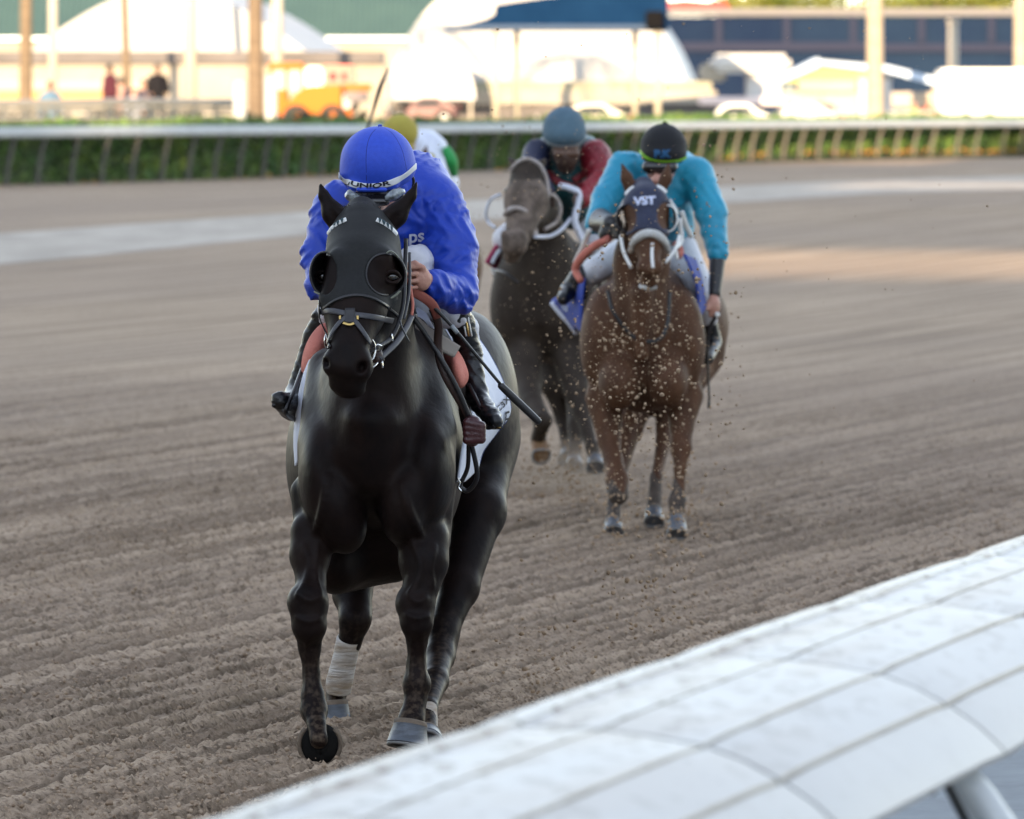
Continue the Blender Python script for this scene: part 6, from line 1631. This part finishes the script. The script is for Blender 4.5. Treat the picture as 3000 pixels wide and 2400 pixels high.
m_teal2 = mat('dark_teal_silk', (.008, .075, .085), .5, (.006, .05, .06), 5, bump=.5, bscale=14); m_red = mat('crimson_silk', (.26, .012, .022), .5, (.16, .01, .018), 6, bump=.5, bscale=14); m_nvs = mat('navy_silk', (.012, .016, .05), .6)
rg = empty('person', P(1670, 560, 32.3), 'jockey in a blue grey cap, teal body and crimson sleeve, riding the dusty dark horse', 'person', 'jockeys')
t3 = [C((1660, 520, 32.2, 70), (1680, 600, 32.5, 70), .06), C((1590, 452, 32.15, 40), (1730, 456, 32.15, 44), .05), E(1660, 440, 32.3, 96, .2, 50, None, .05)]
a3L = [C((1575, 452, 32.1, 38), (1560, 500, 31.95, 30), .03), C((1560, 500, 31.95, 27), (1600, 560, 31.75, 20), .03)]
a3R = [C((1742, 458, 32.1, 42), (1768, 530, 31.95, 33), .03), C((1768, 530, 31.95, 30), (1705, 585, 31.75, 20), .03)]
hd3 = [C((1658, 480, 32.0, 30), (1655, 430, 31.95, 40), .03), E(1660, 450, 31.94, 38, .09, 48, None, .03), E(1655, 460, 31.86, 6, .02, 11, None, .02)]
lg3 = [C((1720, 620, 32.6, 50), (1750, 720, 32.2, 34), .04), C((1750, 720, 32.2, 26), (1745, 800, 32.4, 20), .03), C((1600, 620, 32.6, 50), (1480, 700, 32.2, 34), .04), C((1480, 700, 32.2, 26), (1462, 790, 32.4, 20), .03)]
h3_ = [E(1700, 590, 31.72, 17, .03, 18, None, .02), E(1604, 566, 31.72, 17, .03, 18, None, .02)]
for bx0, sgn in ((1700, -1), (1604, 1)):
    for i in range(4): h3_.append(C((bx0 + sgn * 6, 578 + 8 * i, 31.70, 5), (bx0 + sgn * 18, 580 + 8 * i, 31.67, 4.5), .004))
    h3_.append(C((bx0, 574, 31.70, 6), (bx0 + sgn * 12, 566, 31.67, 5), .004))
link('body', sdf_mesh('body', t3 + a3L + a3R + hd3 + lg3 + h3_, .009, infl=-.001), mat('dusty_brown_skin', (.075, .042, .030), .7), rg)
link('jacket', sdf_mesh('jacket', t3, .009, infl=.008, extra=wrinkles(.005, 45, 2)), m_teal2, rg)
link('sleeve', sdf_mesh('sleeve', a3R, .009, infl=.012, extra=wrinkles(.005, 45, 3)), m_red, rg); link('sleeve', sdf_mesh('sleeve', a3L, .009, infl=.012, extra=wrinkles(.005, 45, 4)), m_nvs, rg)
for pts in ([(1742, 470), (1715, 505), (1680, 530)], [(1755, 500), (1722, 535), (1690, 552)], [(1600, 500), (1640, 535), (1680, 548)]):
    q_ = []
    for x, y in cr(np.array(pts, float), 5): q_.append(P(x, y, (hit(t3 + a3R, x, y, 31.6, 32.6, .012) or 32.0) - .008))
    MB().tube(q_, .020, 8, 1, flat=.3).build('chevron', m_red, rg, smooth=True)
link('breeches', sdf_mesh('breeches', lg3, .01, infl=.006), m_wbreech, rg)
for b_ in ([C((1745, 790, 32.4, 20), (1742, 860, 32.5, 18), .02), C((1742, 865, 32.48, 18), (1730, 890, 32.3, 15), .02)], [C((1460, 770, 32.4, 20), (1470, 850, 32.5, 18), .02), C((1470, 855, 32.48, 18), (1478, 880, 32.3, 15), .02)]):
    link('boot', sdf_mesh('boot', b_, .009, infl=.005), m_boot, rg)
h4 = [E(1653, 378, 31.98, 63, .145, 66, None, .02), E(1653, 395, 31.96, 61, .14, 45, None, .02)]
hl3 = link('helmet', sdf_mesh('helmet', h4, .008, extra=cut2(438, 31.9), smooth=2), mat('slate_blue_helmet_cover', (.085, .15, .20), .85, (.070, .125, .17), 20), rg)
strap(h4, [(1592, 405), (1605, 418), (1630, 427), (1655, 429), (1685, 426), (1705, 416), (1715, 404)], .0095, mat('beige_band', (.26, .29, .30), .8), 'helmet_band', hl3, 31.8, thick=.2, lift=.002, n=8)
link('goggles', sdf_mesh('goggles', [C((1635, 450, 31.87, 13), (1684, 450, 31.87, 13), .02)], .008), mat('brown_lens', (.10, .05, .03), .4), rg)

# ------------------------------------------------------------ fourth horse, hidden behind the leader, and its rider
dv = P(1215, 1220, 39.4) - P(1900, 1573, 28.6)
h4r = bay.copy(); COL.objects.link(h4r); h4r.location = bay.location + Vector((float(dv[0]), float(dv[1]), 0))
h4r['label'] = 'plain chestnut racehorse at the back, almost hidden behind the leading horse'
b4 = ob.copy(); COL.objects.link(b4); b4.parent = h4r; b4.matrix_parent_inverse = Matrix.Translation(-Vector(bay.location))
ry = empty('person', P(1230, 600, 39.8), 'jockey in a mustard yellow cap with white and green silks, mostly hidden behind the leader', 'person', 'jockeys')
m_ws = mat('white_silk', (.60, .64, .76), .6, bump=.4, bscale=12); m_my = mat('mustard_cap_cloth', (.40, .34, .06), .85, (.34, .28, .05), 10)
t5 = [C((1200, 470, 39.7, 72), (1290, 540, 40.2, 50), .06), E(1238, 462, 39.9, 72, .25, 78, (0, 25, 0), .05), C((1150, 480, 39.6, 34), (1260, 480, 39.6, 34), .05)]
a5 = [C((1270, 490, 39.6, 32), (1290, 570, 39.4, 25), .03), C((1290, 570, 39.4, 22), (1240, 600, 39.2, 16), .03), C((1140, 490, 39.6, 30), (1125, 570, 39.4, 24), .03), C((1125, 570, 39.4, 20), (1170, 600, 39.2, 16), .03)]
l5 = [C((1295, 560, 40.2, 44), (1318, 640, 39.9, 34), .04), C((1318, 640, 39.9, 26), (1300, 730, 40.1, 18), .03), C((1180, 560, 40.2, 44), (1120, 650, 39.9, 34), .04), C((1120, 650, 39.9, 26), (1120, 740, 40.1, 18), .03)]
hd5 = [C((1185, 450, 39.5, 24), (1180, 410, 39.4, 34), .03), E(1182, 415, 39.42, 34, .09, 40, None, .03), E(1180, 424, 39.34, 5, .02, 9, None, .02)]
link('body', sdf_mesh('body', t5 + a5 + l5 + hd5, .013), skin_j, ry)
link('jacket', sdf_mesh('jacket', t5 + a5[:2], .012, infl=.01, extra=wrinkles(.006, 40, 2)), m_ws, ry)
link('sleeve', sdf_mesh('sleeve', a5[2:], .012, infl=.01), m_ws, ry)
link('breeches', sdf_mesh('breeches', l5, .013, infl=.008), m_wbreech, ry)
q_ = [P(1305, 432, 39.75), P(1322, 470, 39.75), P(1330, 510, 39.85)]
MB().tube(q_, [.03, .042, .03], 10, 5).build('green_stripe', mat('bright_green_silk', (.02, .30, .07), .6), ry, smooth=True)
MB().tube([P(1225, 470, 39.5), P(1255, 462, 39.5), P(1285, 458, 39.58)], [.03, .03, .012], 8, 5, flat=.5).build('yellow_yoke', m_my, ry, smooth=True)
h5 = [E(1172, 388, 39.4, 54, .14, 54, None, .02)]
hl5 = link('helmet', sdf_mesh('helmet', h5, .009, extra=cut2(428, 39.3)), m_my, ry)
MB().tube([P(1160, 432, 39.24), P(1185, 436, 39.25), P(1208, 428, 39.3)], .02, 8, 4).build('peak', m_my, hl5, smooth=True)
wh3 = empty('whip', P(1108, 290, 38.9), 'black whip raised upright behind the blue helmet of the leading jockey', 'whip', 'riding whips')
MB().tube([P(1070, 395, 38.9), P(1090, 335, 38.9), P(1112, 262, 38.9), P(1138, 200, 38.9)], [.011, .011, .017, .010], 8, 6).build('shaft', m_black, wh3, smooth=True)
MB().tube([P(1064, 420, 38.9), P(1070, 392, 38.9)], [.014, .014], 8, 2).build('handle', m_black, wh3, smooth=True)
# ============================================================ LOOSE DIRT
_ico_V = None
def clods(name, Pc, size, m, label, seed=0):
    """many small irregular lumps in one mesh"""
    t = (1 + 5 ** .5) / 2
    iv = np.array([(-1, t, 0), (1, t, 0), (-1, -t, 0), (1, -t, 0), (0, -1, t), (0, 1, t), (0, -1, -t), (0, 1, -t), (t, 0, -1), (t, 0, 1), (-t, 0, -1), (-t, 0, 1)]) / 1.9
    fi = np.array([(0, 11, 5), (0, 5, 1), (0, 1, 7), (0, 7, 10), (0, 10, 11), (1, 5, 9), (5, 11, 4), (11, 10, 2), (10, 7, 6), (7, 1, 8), (3, 9, 4), (3, 4, 2), (3, 2, 6), (3, 6, 8), (3, 8, 9), (4, 9, 5), (2, 4, 11), (6, 2, 10), (8, 6, 7), (9, 8, 1)])
    n = len(Pc)
    sc = np.asarray(size).reshape(-1, 1, 1) * (0.65 + 0.7 * RNG.random((n, 12, 1))) * (0.7 + 0.6 * RNG.random((n, 1, 3)))
    V = Pc[:, None, :] + iv[None] * sc
    F = (fi[None] + 12 * np.arange(n)[:, None, None]).reshape(-1, 3)
    o = link(name, np_mesh(name, V.reshape(-1, 3), F), m, smooth=False)
    return tag(o, label, 'dirt', kind='stuff')


def ground_z(x, y):
    i = np.clip(np.searchsorted(xs, x) - 1, 0, len(xs) - 2); j = np.clip(np.searchsorted(ys, y) - 1, 0, len(ys) - 2)
    return GZ[i, j]


m_clod = mat('track_dirt_clods', (0.44, 0.34, 0.25), 0.95, (0.26, 0.19, 0.135), 9, spec=0.1)
m_fly = mat('flying_sand', (0.42, 0.31, 0.21), 0.95, (0.24, 0.165, 0.105), 30, spec=0.1)
n = 60000
yy = 16.6 + 15 * RNG.random(n) ** 1.5; xx = (RNG.random(n) - .5) * (yy * 0.20) - 0.1
sz = 0.0022 + 0.0070 * RNG.random(n) ** 4
k_ = vn2(xx * 3, yy * 1.2) + 0.5 * vn2(xx * 9, yy * 3) + RNG.random(n) * 0.5 > 0.12
xx, yy, sz = xx[k_], yy[k_], sz[k_]
clods('dirt_clods', np.stack([xx, yy, ground_z(xx, yy) + sz * .3], 1), sz, m_clod, 'small clods and crumbs of dirt strewn over the near racetrack')

# dirt thrown up by the leader's hooves, hanging between the two horses
def spray(c, n, rad_, s0, s1, pw=3):
    q = RNG.standard_normal((n, 3)) * np.array(rad_)
    p = P(*c)[None] + q
    return p[p[:, 2] > 0.01], None
PS = []; SS = []
def add_spray(px0, px1, py0, py1, D0, D1, n, s0, s1, pw=3.0, dens=None):
    x = px0 + (px1 - px0) * RNG.random(n); y = py0 + (py1 - py0) * RNG.random(n); D = D0 + (D1 - D0) * RNG.random(n)
    if dens is not None:
        k = RNG.random(n) < dens(x, y); x, y, D = x[k], y[k], D[k]
    p = np.stack([(x - 1500) * D / K, D, CAM_H - (y - YH) * D / K], 1)
    s = s0 + (s1 - s0) * RNG.random(len(x)) ** pw
    k = p[:, 2] > -0.02
    PS.append(p[k]); SS.append(s[k])
g_ = lambda cx, cy, sx, sy: (lambda x, y: np.exp(-((x - cx) / sx) ** 2 - ((y - cy) / sy) ** 2))
add_spray(1560, 2180, 420, 1600, 20.5, 26.5, 30000, .0007, .0080, 7, lambda x, y: np.clip(g_(1880, 1060, 170, 260)(x, y) * (0.35 + 1.3 * (vn2(x * .012, y * .012) + .5)), 0, 1) * .7 + .05)
add_spray(1700, 2080, 1250, 1640, 25.5, 27.5, 2600, .0012, .011, 3.5, lambda x, y: np.clip(g_(1800, 1500, 60, 110)(x, y) + g_(1985, 1500, 60, 110)(x, y), 0, 1))
add_spray(1480, 1760, 1200, 1500, 28.5, 31.0, 3000, .0012, .009, 3.5, g_(1640, 1400, 110, 80))
add_spray(1380, 1760, 300, 1150, 27, 30.8, 1100, .0014, .0045, 2.5, lambda x, y: .5 + 0 * x)
add_spray(1430, 2250, 1500, 2080, 19.4, 24.0, 4500, .0010, .010, 5, lambda x, y: np.clip(g_(1560, 1950, 90, 130)(x, y) + .8 * g_(1900, 1750, 110, 120)(x, y) + .06, 0, 1))
add_spray(1200, 2900, 60, 1500, 20.5, 30, 240, .0015, .006, 3)
Pf = np.concatenate(PS); Sf = np.concatenate(SS)
clods('flying_dirt', Pf, Sf, m_fly, 'bits of sand and dirt flying through the air around the bay horse')

# thin dust hanging at the hooves of the dusty dark horse
m_dust = bpy.data.materials.new('hanging_dust'); m_dust.use_nodes = True
nt = m_dust.node_tree; nt.nodes.remove(nt.nodes['Principled BSDF'])
pv_ = nt.nodes.new('ShaderNodeVolumePrincipled'); pv_.inputs['Color'].default_value = (.62, .50, .40, 1)
tc = nt.nodes.new('ShaderNodeTexCoord'); nn = nt.nodes.new('ShaderNodeTexNoise'); nn.inputs['Scale'].default_value = 4.5; nn.inputs['Detail'].default_value = 3
vm = nt.nodes.new('ShaderNodeVectorMath'); vm.operation = 'LENGTH'
mr = nt.nodes.new('ShaderNodeMapRange'); mr.inputs[1].default_value = 1.0; mr.inputs[2].default_value = 0.15
m2 = nt.nodes.new('ShaderNodeMapRange'); m2.inputs[1].default_value = 0.38; m2.inputs[2].default_value = 0.62; m2.inputs[4].default_value = 2.6
mm = nt.nodes.new('ShaderNodeMath'); mm.operation = 'MULTIPLY'
for a_, b_ in ((tc.outputs['Object'], vm.inputs[0]), (vm.outputs['Value'], mr.inputs[0]), (tc.outputs['Object'], nn.inputs[0]), (nn.outputs[0], m2.inputs[0]), (mr.outputs[0], mm.inputs[0]), (m2.outputs[0], mm.inputs[1]), (mm.outputs[0], pv_.inputs['Density']), (pv_.outputs[0], nt.nodes['Material Output'].inputs['Volume'])):
    nt.links.new(a_, b_)
bm = bmesh.new(); bmesh.ops.create_icosphere(bm, subdivisions=3, radius=1.0)
me = bpy.data.meshes.new('dust_cloud'); bm.to_mesh(me); bm.free()
o = link('dust_cloud', me, m_dust); o.location = P(1660, 1400, 31.6); o.scale = (0.42, 0.7, 0.26)
tag(o, 'thin cloud of brown dust at the hooves of the dusty dark horse', 'dust', kind='stuff')
